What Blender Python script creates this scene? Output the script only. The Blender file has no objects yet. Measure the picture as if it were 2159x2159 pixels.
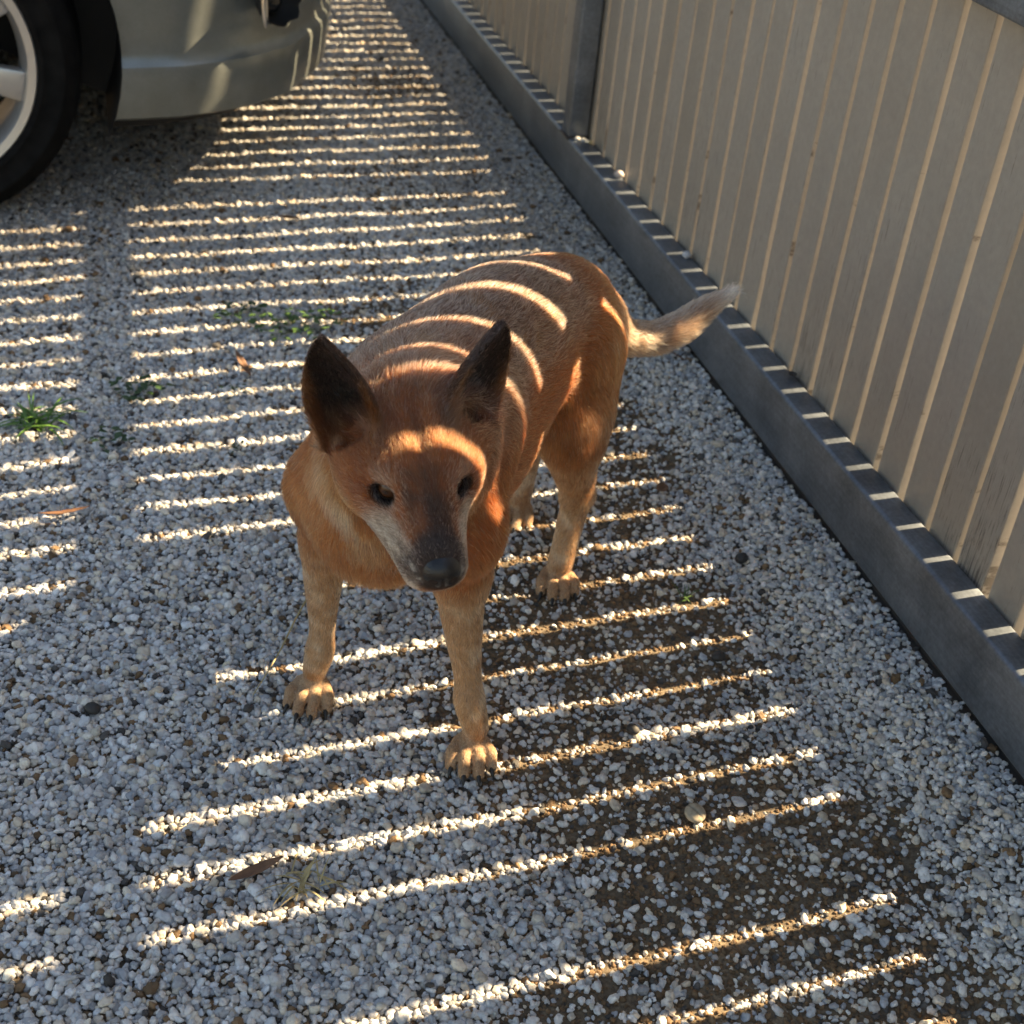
import bpy, bmesh, math, random
import numpy as np
from mathutils import Vector, Matrix

scene = bpy.context.scene
COL = scene.collection
R = math.radians
rng = np.random.default_rng(7)
random.seed(11)

# ---------------------------------------------------------------- camera
cam_data = bpy.data.cameras.new('camera')
cam = bpy.data.objects.new('camera', cam_data)
COL.objects.link(cam)
cam_data.sensor_width = 36.0
cam_data.sensor_fit = 'HORIZONTAL'
cam_data.lens = 48.22
cam_data.clip_start = 0.02
cam_data.clip_end = 3000.0
CR = Vector((0.96212201, -0.25870548, 0.08598092))
CU = Vector((0.07748288, 0.56187650, 0.82358436))
CW = Vector((0.26137645, 0.78572659, -0.56063899))
m = Matrix((CR, CU, -CW)).transposed().to_4x4()
m.translation = Vector((0.0, 0.0, 1.1))
cam.matrix_world = m
cam_data.dof.use_dof = True
cam_data.dof.focus_distance = 1.45
cam_data.dof.aperture_fstop = 7.5
scene.camera = cam

# ---------------------------------------------------------------- sky, sun, exposure
SUN_EL = R(37.2)
SUN_AZ = R(4.0)                                   # measured from the gate's normal towards the far end
SUN_DIR = Vector((math.cos(SUN_AZ) * math.cos(SUN_EL), math.sin(SUN_AZ) * math.cos(SUN_EL), math.sin(SUN_EL)))
world = bpy.data.worlds.new('World')
scene.world = world
world.use_nodes = True
wn = world.node_tree
wn.nodes.clear()
sky = wn.nodes.new('ShaderNodeTexSky')
sky.sky_type = 'NISHITA'
sky.sun_disc = False
sky.sun_elevation = SUN_EL
sky.sun_rotation = math.atan2(SUN_DIR.x, SUN_DIR.y)
bg = wn.nodes.new('ShaderNodeBackground')
bg.inputs['Strength'].default_value = 0.062
wo = wn.nodes.new('ShaderNodeOutputWorld')
wn.links.new(sky.outputs[0], bg.inputs[0])
wn.links.new(bg.outputs[0], wo.inputs[0])
sun_data = bpy.data.lights.new('sun', 'SUN')
sun_data.energy = 4.8
sun_data.angle = R(0.53)
sun_data.color = (1.0, 0.86, 0.65)
sun = bpy.data.objects.new('sun', sun_data)
sun.rotation_euler = (-SUN_DIR).to_track_quat('-Z', 'Y').to_euler()
sun.location = (6, 1, 5)
COL.objects.link(sun)
scene.view_settings.view_transform = 'Standard'
scene.view_settings.look = 'None'
scene.view_settings.exposure = 2.12
scene.view_settings.gamma = 1.0
scene.view_settings.use_curve_mapping = False
scene.view_settings.use_white_balance = True
scene.view_settings.white_balance_temperature = 8200
scene.view_settings.white_balance_tint = 10.0
scene.render.engine = 'CYCLES'
scene.cycles.use_denoising = True
scene.cycles.max_bounces = 6
scene.cycles.diffuse_bounces = 4
scene.cycles.use_adaptive_sampling = True
scene.cycles.adaptive_threshold = 0.02

# ---------------------------------------------------------------- helpers
def tag(o, label=None, cat=None, group=None, kind=None):
    if label: o['label'] = label
    if cat: o['category'] = cat
    if group: o['group'] = group
    if kind: o['kind'] = kind
    return o

def mesh_obj(name, verts, faces, mat=None, parent=None, smooth=False):
    me = bpy.data.meshes.new(name)
    me.from_pydata([tuple(v) for v in verts], [], [tuple(f) for f in faces])
    me.update()
    if smooth:
        me.polygons.foreach_set('use_smooth', [True] * len(me.polygons))
    if mat: me.materials.append(mat)
    o = bpy.data.objects.new(name, me)
    COL.objects.link(o)
    if parent: o.parent = parent
    return o

def bm_obj(name, bm, mat=None, parent=None, smooth=False):
    me = bpy.data.meshes.new(name)
    bm.to_mesh(me); bm.free()
    if smooth:
        me.polygons.foreach_set('use_smooth', [True] * len(me.polygons))
    if mat: me.materials.append(mat)
    o = bpy.data.objects.new(name, me)
    COL.objects.link(o)
    if parent: o.parent = parent
    return o

def empty(name, loc=(0, 0, 0), rz=0.0):
    o = bpy.data.objects.new(name, None)
    o.location = loc
    o.rotation_euler = (0, 0, rz)
    o.empty_display_size = 0.1
    COL.objects.link(o)
    return o

def box_bm(x0, x1, y0, y1, z0, z1, bevel=0.0, seg=2):
    bm = bmesh.new()
    bmesh.ops.create_cube(bm, size=1.0)
    for v in bm.verts:
        v.co = Vector((x0 + (v.co.x + .5) * (x1 - x0), y0 + (v.co.y + .5) * (y1 - y0), z0 + (v.co.z + .5) * (z1 - z0)))
    if bevel > 0:
        bmesh.ops.bevel(bm, geom=list(bm.edges), offset=bevel, segments=seg, affect='EDGES', profile=0.5)
    return bm

def smooth_by_angle(o, ang=35):
    me = o.data
    me.polygons.foreach_set('use_smooth', [True] * len(me.polygons))
    me.set_sharp_from_angle(angle=R(ang))

def sstep(a, b, x):
    t = np.clip((x - a) / (b - a), 0, 1)
    return t * t * (3 - 2 * t)

def vnoise(x, y, seed=0):
    """smooth 2-D value noise in -1..1"""
    r = np.random.default_rng(seed).random((64, 64)) * 2 - 1
    xi = np.floor(x).astype(int); yi = np.floor(y).astype(int)
    fx = x - xi; fy = y - yi
    fx = fx * fx * (3 - 2 * fx); fy = fy * fy * (3 - 2 * fy)
    a = r[xi % 64, yi % 64]; b = r[(xi + 1) % 64, yi % 64]
    c_ = r[xi % 64, (yi + 1) % 64]; d = r[(xi + 1) % 64, (yi + 1) % 64]
    return (a * (1 - fx) + b * fx) * (1 - fy) + (c_ * (1 - fx) + d * fx) * fy

def fbm(x, y, seed=0, oct=4):
    s = 0; amp = 1; tot = 0
    for o in range(oct):
        s = s + amp * vnoise(x * 2 ** o + 13.7 * o, y * 2 ** o + 5.1 * o, seed + o)
        tot += amp; amp *= .5
    return s / tot

# ---- node material helper
class NM:
    def __init__(self, name):
        self.mat = bpy.data.materials.new(name)
        self.mat.use_nodes = True
        self.nt = self.mat.node_tree
        self.nt.nodes.clear()
        self.out = self.nt.nodes.new('ShaderNodeOutputMaterial')
        self.b = self.nt.nodes.new('ShaderNodeBsdfPrincipled')
        self.nt.links.new(self.b.outputs[0], self.out.inputs['Surface'])
    def n(self, typ, **kw):
        nd = self.nt.nodes.new(typ)
        for k_, v in kw.items():
            if k_ in nd.inputs: nd.inputs[k_].default_value = v
            else: setattr(nd, k_, v)
        return nd
    def l(self, a, b): self.nt.links.new(a, b)
    def set(self, **kw):
        for k_, v in kw.items():
            self.b.inputs[k_.replace('_', ' ')].default_value = v
        return self
    def coord(self, kind='Object', scale=(1, 1, 1)):
        tc = self.n('ShaderNodeTexCoord')
        mp = self.n('ShaderNodeMapping')
        mp.inputs['Scale'].default_value = scale
        self.l(tc.outputs[kind], mp.inputs[0])
        return mp.outputs[0]
    def noise(self, vec, scale, detail=4, rough=.55):
        nd = self.n('ShaderNodeTexNoise')
        nd.inputs['Scale'].default_value = scale
        nd.inputs['Detail'].default_value = detail
        nd.inputs['Roughness'].default_value = rough
        if vec is not None: self.l(vec, nd.inputs['Vector'])
        return nd.outputs['Fac']
    def ramp(self, fac, stops):
        nd = self.n('ShaderNodeValToRGB')
        cr = nd.color_ramp
        while len(cr.elements) < len(stops): cr.elements.new(.5)
        for e, (p, c_) in zip(cr.elements, stops):
            e.position = p
            e.color = (*c_, 1) if len(c_) == 3 else c_
        self.l(fac, nd.inputs[0])
        return nd.outputs[0]
    def mix(self, fac, a, b, mode='MIX'):
        nd = self.n('ShaderNodeMix', data_type='RGBA', blend_type=mode)
        for s, v in ((nd.inputs[0], fac), (nd.inputs[6], a), (nd.inputs[7], b)):
            if hasattr(v, 'links') or hasattr(v, 'is_output'): self.l(v, s)
            elif isinstance(v, (int, float)): s.default_value = v
            else: s.default_value = (*v, 1)
        return nd.outputs[2]
    def bump(self, h, strength=.3, dist=.002):
        nd = self.n('ShaderNodeBump')
        nd.inputs['Strength'].default_value = strength
        nd.inputs['Distance'].default_value = dist
        self.l(h, nd.inputs['Height'])
        self.l(nd.outputs[0], self.b.inputs['Normal'])
        return nd
# ================================================================ ground: falling gently towards the camera
def ground_z(x, y):
    base = np.clip(-0.056 + 0.024 * (y - 0.8), -0.066, 0.0)
    lip = sstep(.80, .92, x) * (1 - sstep(1.0, 1.05, x))
    z = base + lip * (np.minimum(-0.013, base + .038) - base)
    z = z + 0.005 * fbm(x * 5, y * 5, 21, 3) * (np.abs(x) < 4) * (np.abs(y) < 8)
    return z

def axis_lines(core0, core1, step, far):
    c_ = np.arange(core0, core1 + step * .5, step)
    outs = [c_]
    g = step; p = core1
    hi = []
    while p < far:
        g *= 1.35; p += g; hi.append(p)
    g = step; p = core0
    lo = []
    while p > -far:
        g *= 1.35; p -= g; lo.append(p)
    return np.concatenate([np.array(lo[::-1]), c_, np.array(hi)])

gx = axis_lines(-1.8, 1.3, .03, 400); gy = axis_lines(0.0, 5.6, .03, 400)
GX, GY = np.meshgrid(gx, gy, indexing='ij')
GZ = ground_z(GX, GY)
nx, ny = len(gx), len(gy)
gi = np.arange(nx * ny).reshape(nx, ny)
gf = np.stack([gi[:-1, :-1], gi[1:, :-1], gi[1:, 1:], gi[:-1, 1:]], -1).reshape(-1, 4)
M = NM('soil')
v = M.coord('Object')
n1 = M.noise(v, 6, 5); n2 = M.noise(v, 160, 5, .7); n3 = M.noise(v, 40, 3)
c1 = M.ramp(n1, [(.30, (.11, .088, .066)), (.55, (.20, .157, .110)), (.75, (.28, .218, .148))])
c2 = M.ramp(n2, [(.35, (.45, .42, .40)), (.65, (1.25, 1.2, 1.1))])
cc = M.mix(1.0, c1, c2, 'MULTIPLY')
M.l(cc, M.b.inputs['Base Color'])
M.set(Roughness=.95)
M.bump(n2, .8, .004)
soil_mat = M.mat
ground = mesh_obj('ground', np.stack([GX, GY, GZ], -1).reshape(-1, 3), gf, soil_mat, smooth=True)
tag(ground, kind='structure')

# ---------------------------------------------------------------- gravel: white quartz pebbles, thinner on the worn track beside the gate
def bare(x, y):
    """0 = deep gravel, 1 = worn to the soil"""
    n = fbm(x * 3.2 + 4, y * 3.2, 33, 3)
    n2 = fbm(x * 9 + 1, y * 9, 77, 2)
    band = sstep(.12, .62, x) * (1 - sstep(.76, .92, x))
    near = 1 - sstep(1.6, 2.8, y)
    b = band * (.37 + .31 * near) * (.92 + 1.5 * n + .8 * n2)
    pt = lambda cx, cy, r: np.exp(-(((x - cx) ** 2 + (y - cy) ** 2) / r ** 2))
    b = b + .40 * pt(.45, 1.04, .09) + .35 * pt(.64, 1.36, .12) + .35 * pt(.56, .86, .15) + .30 * pt(.31, .95, .06) + .25 * pt(.44, 1.34, .09)
    b = b + .30 * np.clip(fbm(x * 6, y * 6, 71, 2) - .30, 0, 1)
    return np.clip(b, 0, 1)

def jgrid(x0, x1, y0, y1, sp, jit=.42):
    xs = np.arange(x0, x1, sp); ys = np.arange(y0, y1, sp * .87)
    X, Y = np.meshgrid(xs, ys, indexing='ij')
    X = X + (np.arange(len(ys)) % 2) * sp * .5
    X = X + rng.uniform(-jit, jit, X.shape) * sp
    Y = Y + rng.uniform(-jit, jit, X.shape) * sp
    return X.ravel(), Y.ravel()

X0, X1, Y0, Y1 = -.95, .960, .42, 5.4
PX, PY, PZ, PS, PT = [], [], [], [], []
def tints(n, brown=.06, dark=.05):
    """quartz colours: white, cool grey, cream, a few rust and dark stones"""
    v_ = rng.normal(.71, .11, n).clip(.40, .90)
    w_ = rng.normal(0, .035, n)
    c_ = np.stack([v_ * (1.0 + w_), v_ * (.985), v_ * (.955 - w_)], 1)
    k_ = rng.random(n)
    cream = k_ < .16
    c_[cream] *= np.array([1.02, .92, .78])
    gr = (k_ > .16) & (k_ < .34)
    c_[gr] *= np.array([.62, .64, .68])
    br = k_ > 1 - brown
    c_[br] = rng.uniform(.5, 1.1, (br.sum(), 1)) * np.array([.26, .16, .085])
    dk = (k_ > 1 - brown - dark) & (k_ <= 1 - brown)
    c_[dk] = rng.uniform(.6, 1.2, (dk.sum(), 1)) * np.array([.10, .092, .085])
    return np.clip(c_, .02, .9)
def add_layer(sp, zoff, zj, size, sj, cover, brown, dark, lowbare=True):
    x, y = jgrid(X0, X1, Y0, Y1, sp)
    b = bare(x, y)
    keep = rng.random(len(x)) < cover(b)
    x, y, b = x[keep], y[keep], b[keep]
    s = size * np.exp(rng.normal(0, sj, len(x)).clip(-2.2 * sj, 1.75 * sj))
    s = s * (1 - .35 * b * rng.random(len(x)))
    z = ground_z(x, y) + zoff * (1 - .85 * b) + rng.uniform(-zj, zj, len(x)) * (1 - .6 * b) + s * .12 * b
    PX.append(x); PY.append(y); PZ.append(z); PS.append(s); PT.append(tints(len(x), brown, dark))
add_layer(.0079, .000, .0010, .0047, .24, lambda b: 1 - .85 * sstep(.20, .75, b), .07, .06)
add_layer(.0077, .0038, .0012, .0044, .28, lambda b: .93 - .72 * sstep(.08, .70, b), .035, .03)
add_layer(.0190, .0064, .0013, .0054, .30, lambda b: .55 - .25 * sstep(.10, .7, b), .04, .02)
add_layer(.0075, .001, .001, .0026, .45, lambda b: .10 + .55 * sstep(.15, .6, b), .50, .18)     # grit on the worn soil
add_layer(.0058, .000, .0006, .0019, .45, lambda b: .85 * sstep(.18, .5, b), 1.0, .0)           # crumbs of soil
PX = np.concatenate(PX); PY = np.concatenate(PY); PZ = np.concatenate(PZ); PS = np.concatenate(PS); PT = np.concatenate(PT)
NP = len(PX)
# shade by the far gate and car, painted into the tints along with dirt
shade_dirt = 1 - .30 * sstep(.55, .80, PX) * sstep(1.7, 2.6, PY) - .30 * (1 - sstep(.05, .40, PX)) * sstep(2.05, 2.5, PY) * (1 + .5 * fbm(PX * 4, PY * 4, 90, 2))
PT = PT * np.stack([shade_dirt, shade_dirt * (.5 + .5 * shade_dirt) ** .25, shade_dirt * (.5 + .5 * shade_dirt) ** .5], 1)
asp = np.stack([rng.uniform(.85, 1.25, NP), rng.uniform(.75, 1.05, NP), rng.uniform(.58, .9, NP)], 1)
rot = np.stack([rng.normal(0, .45, NP), rng.normal(0, .45, NP), rng.uniform(0, 6.283, NP)], 1)
gme = bpy.data.meshes.new('gravel')
gme.vertices.add(NP)
gme.vertices.foreach_set('co', np.stack([PX, PY, PZ], 1).astype(np.float32).ravel())
def attr(me, name, typ, dom, arr, key):
    a = me.attributes.new(name, typ, dom)
    a.data.foreach_set(key, np.ascontiguousarray(arr).ravel())
attr(gme, 'rot', 'FLOAT_VECTOR', 'POINT', rot.astype(np.float32), 'vector')
attr(gme, 'scl', 'FLOAT_VECTOR', 'POINT', (asp * PS[:, None]).astype(np.float32), 'vector')
attr(gme, 'pick', 'INT', 'POINT', rng.integers(0, 14, NP).astype(np.int32), 'value')
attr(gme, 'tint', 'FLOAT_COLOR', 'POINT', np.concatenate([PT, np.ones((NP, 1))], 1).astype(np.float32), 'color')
gravel = bpy.data.objects.new('gravel', gme)
COL.objects.link(gravel)
tag(gravel, 'loose white and grey quartz gravel covering the driveway', 'gravel', kind='stuff')

M = NM('quartz_pebble')
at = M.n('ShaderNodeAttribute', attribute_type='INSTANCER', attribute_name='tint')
v = M.coord('Object')
oi = M.n('ShaderNodeObjectInfo')
va = M.n('ShaderNodeVectorMath', operation='ADD')
M.l(v, va.inputs[0]); M.l(oi.outputs['Location'], va.inputs[1])
n1 = M.noise(va.outputs[0], 1.6, 5, .6)
c1 = M.ramp(n1, [(.28, (.66, .63, .60)), (.48, (.97, .96, .95)), (.75, (1.06, 1.05, 1.04))])
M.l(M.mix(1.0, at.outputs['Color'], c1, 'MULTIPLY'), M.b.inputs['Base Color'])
n2 = M.noise(v, 5, 4, .6)
M.bump(n2, .35, .25)
M.set(Roughness=.55, IOR=1.46)
M.b.inputs['Specular IOR Level'].default_value = .35
peb_mat = M.mat

ng = bpy.data.node_groups.new('scatter_pebbles', 'GeometryNodeTree')
ng.interface.new_socket('Geometry', in_out='INPUT', socket_type='NodeSocketGeometry')
ng.interface.new_socket('Geometry', in_out='OUTPUT', socket_type='NodeSocketGeometry')
N = ng.nodes; Lk = ng.links.new
gin = N.new('NodeGroupInput'); gout = N.new('NodeGroupOutput')
mp_ = N.new('GeometryNodeMeshToPoints')
Lk(gin.outputs[0], mp_.inputs[0])
join = N.new('GeometryNodeJoinGeometry')
for k_ in range(14):
    ico = N.new('GeometryNodeMeshIcoSphere'); ico.inputs['Radius'].default_value = 1.0; ico.inputs['Subdivisions'].default_value = 3
    pos = N.new('GeometryNodeInputPosition')
    off = N.new('ShaderNodeVectorMath'); off.operation = 'ADD'; off.inputs[1].default_value = (k_ * 3.17, k_ * 1.73, k_ * 7.1)
    Lk(pos.outputs[0], off.inputs[0])
    vor = N.new('ShaderNodeTexVoronoi'); vor.feature = 'SMOOTH_F1'; vor.inputs['Scale'].default_value = .85; vor.inputs['Smoothness'].default_value = .22
    Lk(off.outputs[0], vor.inputs['Vector'])
    noi = N.new('ShaderNodeTexNoise'); noi.inputs['Scale'].default_value = 1.1; noi.inputs['Detail'].default_value = 2.0
    Lk(off.outputs[0], noi.inputs['Vector'])
    a1 = N.new('ShaderNodeMath'); a1.operation = 'MULTIPLY_ADD'; a1.inputs[1].default_value = -.55; a1.inputs[2].default_value = .68
    Lk(vor.outputs['Distance'], a1.inputs[0])
    a2 = N.new('ShaderNodeMath'); a2.operation = 'MULTIPLY_ADD'; a2.inputs[1].default_value = .9
    Lk(noi.outputs['Fac'], a2.inputs[0]); Lk(a1.outputs[0], a2.inputs[2])
    sc_ = N.new('ShaderNodeVectorMath'); sc_.operation = 'SCALE'
    Lk(pos.outputs[0], sc_.inputs[0]); Lk(a2.outputs[0], sc_.inputs['Scale'])
    sp_ = N.new('GeometryNodeSetPosition')
    Lk(ico.outputs[0], sp_.inputs['Geometry']); Lk(sc_.outputs[0], sp_.inputs['Position'])
    sm_ = N.new('GeometryNodeSetShadeSmooth'); Lk(sp_.outputs[0], sm_.inputs[0])
    mt_ = N.new('GeometryNodeSetMaterial'); mt_.inputs['Material'].default_value = peb_mat
    Lk(sm_.outputs[0], mt_.inputs[0])
    g2 = N.new('GeometryNodeGeometryToInstance'); Lk(mt_.outputs[0], g2.inputs[0])
    Lk(g2.outputs[0], join.inputs[0])
iop = N.new('GeometryNodeInstanceOnPoints')
iop.inputs['Pick Instance'].default_value = True
Lk(mp_.outputs[0], iop.inputs['Points']); Lk(join.outputs[0], iop.inputs['Instance'])
def named(name, typ):
    nd = N.new('GeometryNodeInputNamedAttribute'); nd.data_type = typ; nd.inputs['Name'].default_value = name
    return nd.outputs[0]
Lk(named('pick', 'INT'), iop.inputs['Instance Index'])
Lk(named('scl', 'FLOAT_VECTOR'), iop.inputs['Scale'])
e2r = N.new('FunctionNodeEulerToRotation')
Lk(named('rot', 'FLOAT_VECTOR'), e2r.inputs[0]); Lk(e2r.outputs[0], iop.inputs['Rotation'])
Lk(iop.outputs[0], gout.inputs[0])
md = gravel.modifiers.new('scatter', 'NODES'); md.node_group = ng
gme.materials.append(peb_mat)

# unseen pale slab outside the gate, added to bounce sun into the board gaps
M = NM('bounce_concrete')
v = M.coord('Object'); n1 = M.noise(v, 3, 6, .6); n2 = M.noise(v, 120, 4, .6)
M.l(M.mix(1.0, M.ramp(n1, [(.3, (.46, .44, .40)), (.7, (.58, .56, .52))]), M.ramp(n2, [(.3, (.9, .9, .9)), (.7, (1.08, 1.08, 1.08))]), 'MULTIPLY'), M.b.inputs['Base Color'])
M.set(Roughness=.9); M.bump(n2, .3, .002)
slab = bm_obj('bounce_slab', box_bm(1.075, 4.6, -6, 14, -.12, -.012, .006), M.mat)
tag(slab, kind='structure')
# ================================================================ sliding gate: steel frame with painted boards on its outer side
M = NM('galvanised_steel')
v = M.coord('Object')
n1 = M.noise(v, 11, 8, .72); n2 = M.noise(v, 180, 3, .6)
vs = M.coord('Object', (60, 1.5, 60)); n3 = M.noise(vs, 4, 3)
c1 = M.ramp(n1, [(.30, (.105, .124, .146)), (.52, (.175, .200, .230)), (.74, (.25, .278, .31))])
c2 = M.ramp(n2, [(.3, (.82, .82, .82)), (.7, (1.12, 1.12, 1.12))])
c3 = M.ramp(n3, [(.3, (.86, .86, .86)), (.7, (1.08, 1.08, 1.08))])
M.l(M.mix(1.0, M.mix(1.0, c1, c2, 'MULTIPLY'), c3, 'MULTIPLY'), M.b.inputs['Base Color'])
M.l(M.ramp(n1, [(.3, (.36, .36, .36)), (.7, (.52, .52, .52))]), M.b.inputs['Roughness'])
M.set(Metallic=.55)
M.bump(n2, .06, .001)
steel = M.mat

def board_mat(i):
    M = NM('weathered_paint_%02d' % i)
    rr = random.Random(100 + i)
    v = M.coord('Object', (1, 1, 1))
    off = M.n('ShaderNodeVectorMath', operation='ADD'); off.inputs[1].default_value = (rr.uniform(0, 9), rr.uniform(0, 9), rr.uniform(0, 9))
    M.l(v, off.inputs[0])
    st = M.n('ShaderNodeMapping'); st.inputs['Scale'].default_value = (1, 90, 2.6); M.l(off.outputs[0], st.inputs[0])
    grain = M.noise(st.outputs[0], 6.0, 6, .7)
    big = M.noise(off.outputs[0], 5, 4, .6)
    fine = M.noise(off.outputs[0], 90, 4, .6)
    t = rr.uniform(-.02, .02)
    base = M.ramp(big, [(.3, (.315 + t, .272 + t, .222 + t)), (.7, (.36 + t, .315 + t, .26 + t))])
    # cracks where the paint has gone, denser towards the foot of the board
    sep = M.n('ShaderNodeSeparateXYZ'); M.l(v, sep.inputs[0])
    low = M.n('ShaderNodeMapRange'); low.inputs['From Min'].default_value = .1; low.inputs['From Max'].default_value = .5
    low.inputs['To Min'].default_value = rr.choice((.10, .12, .05, .02, .08)); low.inputs['To Max'].default_value = .0
    M.l(sep.outputs['Z'], low.inputs['Value'])
    gm = M.n('ShaderNodeMath', operation='ADD'); M.l(grain, gm.inputs[0]); M.l(low.outputs[0], gm.inputs[1])
    gb = M.n('ShaderNodeMath', operation='MULTIPLY_ADD'); gb.inputs[1].default_value = .22; M.l(big, gb.inputs[0]); M.l(gm.outputs[0], gb.inputs[2])
    crack = M.ramp(gb.outputs[0], [(.745, (0, 0, 0)), (.80, (1, 1, 1))])
    spots = M.ramp(M.noise(off.outputs[0], 26, 2, .5), [(.74, (0, 0, 0)), (.80, (1, 1, 1))])
    c_ = M.mix(crack, base, (.13, .105, .085))
    c_ = M.mix(M.ramp(spots, [(0, (0, 0, 0)), (1, (.5, .5, .5))]), c_, (.12, .10, .085))
    c_ = M.mix(1.0, c_, M.ramp(fine, [(.3, (.93, .93, .93)), (.7, (1.05, 1.05, 1.05))]), 'MULTIPLY')
    M.l(c_, M.b.inputs['Base Color'])
    M.set(Roughness=.62)
    h = M.n('ShaderNodeMath', operation='SUBTRACT'); M.l(grain, h.inputs[0]); M.l(crack, h.inputs[1])
    M.bump(h.outputs[0], .14, .0012)
    return M.mat
bmats = [board_mat(i) for i in range(7)]

gate = empty('sliding_gate', (.9875, 2.2, 0))
tag(gate, 'long grey steel framed gate with upright beige painted boards along the gravel', 'gate')
GO = Vector((.9875, 2.2, 0))
RX0, RX1 = .9625, 1.0115
GY0, GY1 = -1.2, 5.6
def steel_box(name, x0, x1, y0, y1, z0, z1, bev=.006):
    bm = box_bm(x0 - GO.x, x1 - GO.x, y0 - GO.y, y1 - GO.y, z0, z1, bev, 3)
    o = bm_obj(name, bm, steel, gate)
    smooth_by_angle(o, 40)
    return o
steel_box('bottom_rail', RX0, RX1, GY0, GY1, 0.0, .1045, .007)
steel_box('middle_rail', RX0 + .014, RX1, GY0 + .002, GY1 - .002, .740, .788)
steel_box('top_rail', RX0, RX1, GY0 + .002, GY1 - .002, 1.50, 1.56)
for y0 in (.902, 2.780, 4.66):
    for z0, z1 in ((.1055, .739), (.789, 1.499)):
        o = steel_box('stile', RX0 + .0015, RX1 - .0015, y0, y0 + .050, z0, z1, .005)
    # weld bead at the foot
    bm = bmesh.new()
    pr = random.Random(int(y0 * 100))
    pts = [(RX0 - .0005, y0 + .050 * t, .1045) for t in np.linspace(0, 1, 12)] + [(RX0 + .047 * t, y0 - .0005, .1045) for t in np.linspace(0, 1, 12)]
    for p in pts:
        bmesh.ops.create_icosphere(bm, subdivisions=1, radius=.0032 * pr.uniform(.8, 1.2), matrix=Matrix.Translation(Vector(p) - GO))
    WM = NM('weld_bead'); WM.set(Roughness=.7, Metallic=.3); WM.b.inputs['Base Color'].default_value = (.09, .07, .055, 1)
    bm_obj('weld', bm, WM.mat, gate, True)

# boards: gaps measured along the rail
gaps = sorted([2.5395 - .07344 * i for i in range(-3, 51)] + [2.887 + .07306 * i for i in range(0, 37)])
br = random.Random(5)
def board(y0, y1, idx, widen=0.0):
    x0 = 1.0135 + br.uniform(0, .0025); th = .019
    z0 = .004 + br.uniform(-.002, .002); z1 = 1.545 + br.uniform(-.004, .004)
    # a board with slightly waney edges, cut in 20 lifts
    nz = 20; ver = []; fac = []
    w0 = [br.uniform(-.0006, .0006) for _ in range(nz + 1)]; w1 = [br.uniform(-.0006, .0006) for _ in range(nz + 1)]
    lean = br.uniform(-.0015, .0015)
    c = .0015
    for j in range(nz + 1):
        z = z0 + (z1 - z0) * j / nz
        wp = widen * min(1, max(0, (z - .80) / .10))
        a = y0 + w0[j] + lean * j / nz - wp; b = y1 + w1[j] + lean * j / nz
        sec = [(x0, a + c), (x0, b - c), (x0 + c, b), (x0 + th - c, b), (x0 + th, b - c), (x0 + th, a + c), (x0 + th - c, a), (x0 + c, a)]
        ver += [(p[0] - GO.x, p[1] - GO.y, z) for p in sec]
    for j in range(nz):
        for q in range(8):
            fac.append((j * 8 + q, (j + 1) * 8 + q, (j + 1) * 8 + (q + 1) % 8, j * 8 + (q + 1) % 8))
    fac.append(tuple(range(8))); fac.append(tuple(range(nz * 8 + 7, nz * 8 - 1, -1)))
    mesh_obj('board', ver, fac, bmats[idx % 7 if idx % 3 else (idx * 5 + 2) % 7], gate)
for i in range(len(gaps) - 1):
    g0 = .0060 + br.uniform(-.0016, .0016)
    g1 = .0060 + br.uniform(-.0016, .0016)
    if gaps[i] < -1.1 or gaps[i + 1] > 5.55: continue
    shuts_gap = abs(gaps[i] - .99729) < .01             # one board widened higher up, shaped to keep sun off the dog's muzzle
    board(gaps[i] + g0, gaps[i + 1] - g1, i, .0118 if shuts_gap else 0.0)

# steel running track for the gate, half buried
M = NM('track_steel')
v = M.coord('Object'); n1 = M.noise(v, 14, 5, .7)
M.l(M.ramp(n1, [(.35, (.07, .066, .06)), (.55, (.09, .068, .05)), (.75, (.15, .11, .075))]), M.b.inputs['Base Color'])
M.set(Roughness=.8, Metallic=.2)
ys = np.linspace(-1.2, 5.6, 120)
ver = []; fac = []
for y in ys:
    z = float(ground_z(np.array([.955]), np.array([y]))[0]) + .003
    for dx, dz in ((.944, z - .03), (.944, z), (.972, z), (.978, -.004), (1.075, -.004), (1.075, -.10)):  # raised back part added to stop sun leaking under the rail
        ver.append((dx, y, dz))
for j in range(len(ys) - 1):
    for q in range(5):
        fac.append((j * 6 + q, j * 6 + q + 1, (j + 1) * 6 + q + 1, (j + 1) * 6 + q))
trk = mesh_obj('gate_track', ver, fac, M.mat)
tag(trk, 'flat rusty steel strip lying in the soil under the gate', 'track')
# ================================================================ the dog: one continuous skin grown from a smooth distance field, then a short coat
DOG_O = Vector((0.2685003, 1.18114745, -0.045))
DOG_RZ = R(-130.2886)
dog = empty('dog', DOG_O, DOG_RZ)
tag(dog, 'red tan dog with pricked dark ears standing on the gravel, head lowered', 'dog')

A = lambda *t: np.array(t, float)
HE = A(0.1423, 0.0898, 0.4693)                       # between the eyes
HF = A(0.7195, 0.6464, -0.2538); HF /= np.linalg.norm(HF)
HL = A(-0.6652, 0.7465, 0.0154); HL -= HF * (HL @ HF); HL /= np.linalg.norm(HL)
HU = np.cross(HF, HL)
HM = np.stack([HF, HL, HU])                       # rows: forward, left, up
def hd(x, y, z): return HE + x * HF + y * HL + z * HU
def hv(x, y, z): return x * HF + y * HL + z * HU

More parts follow.
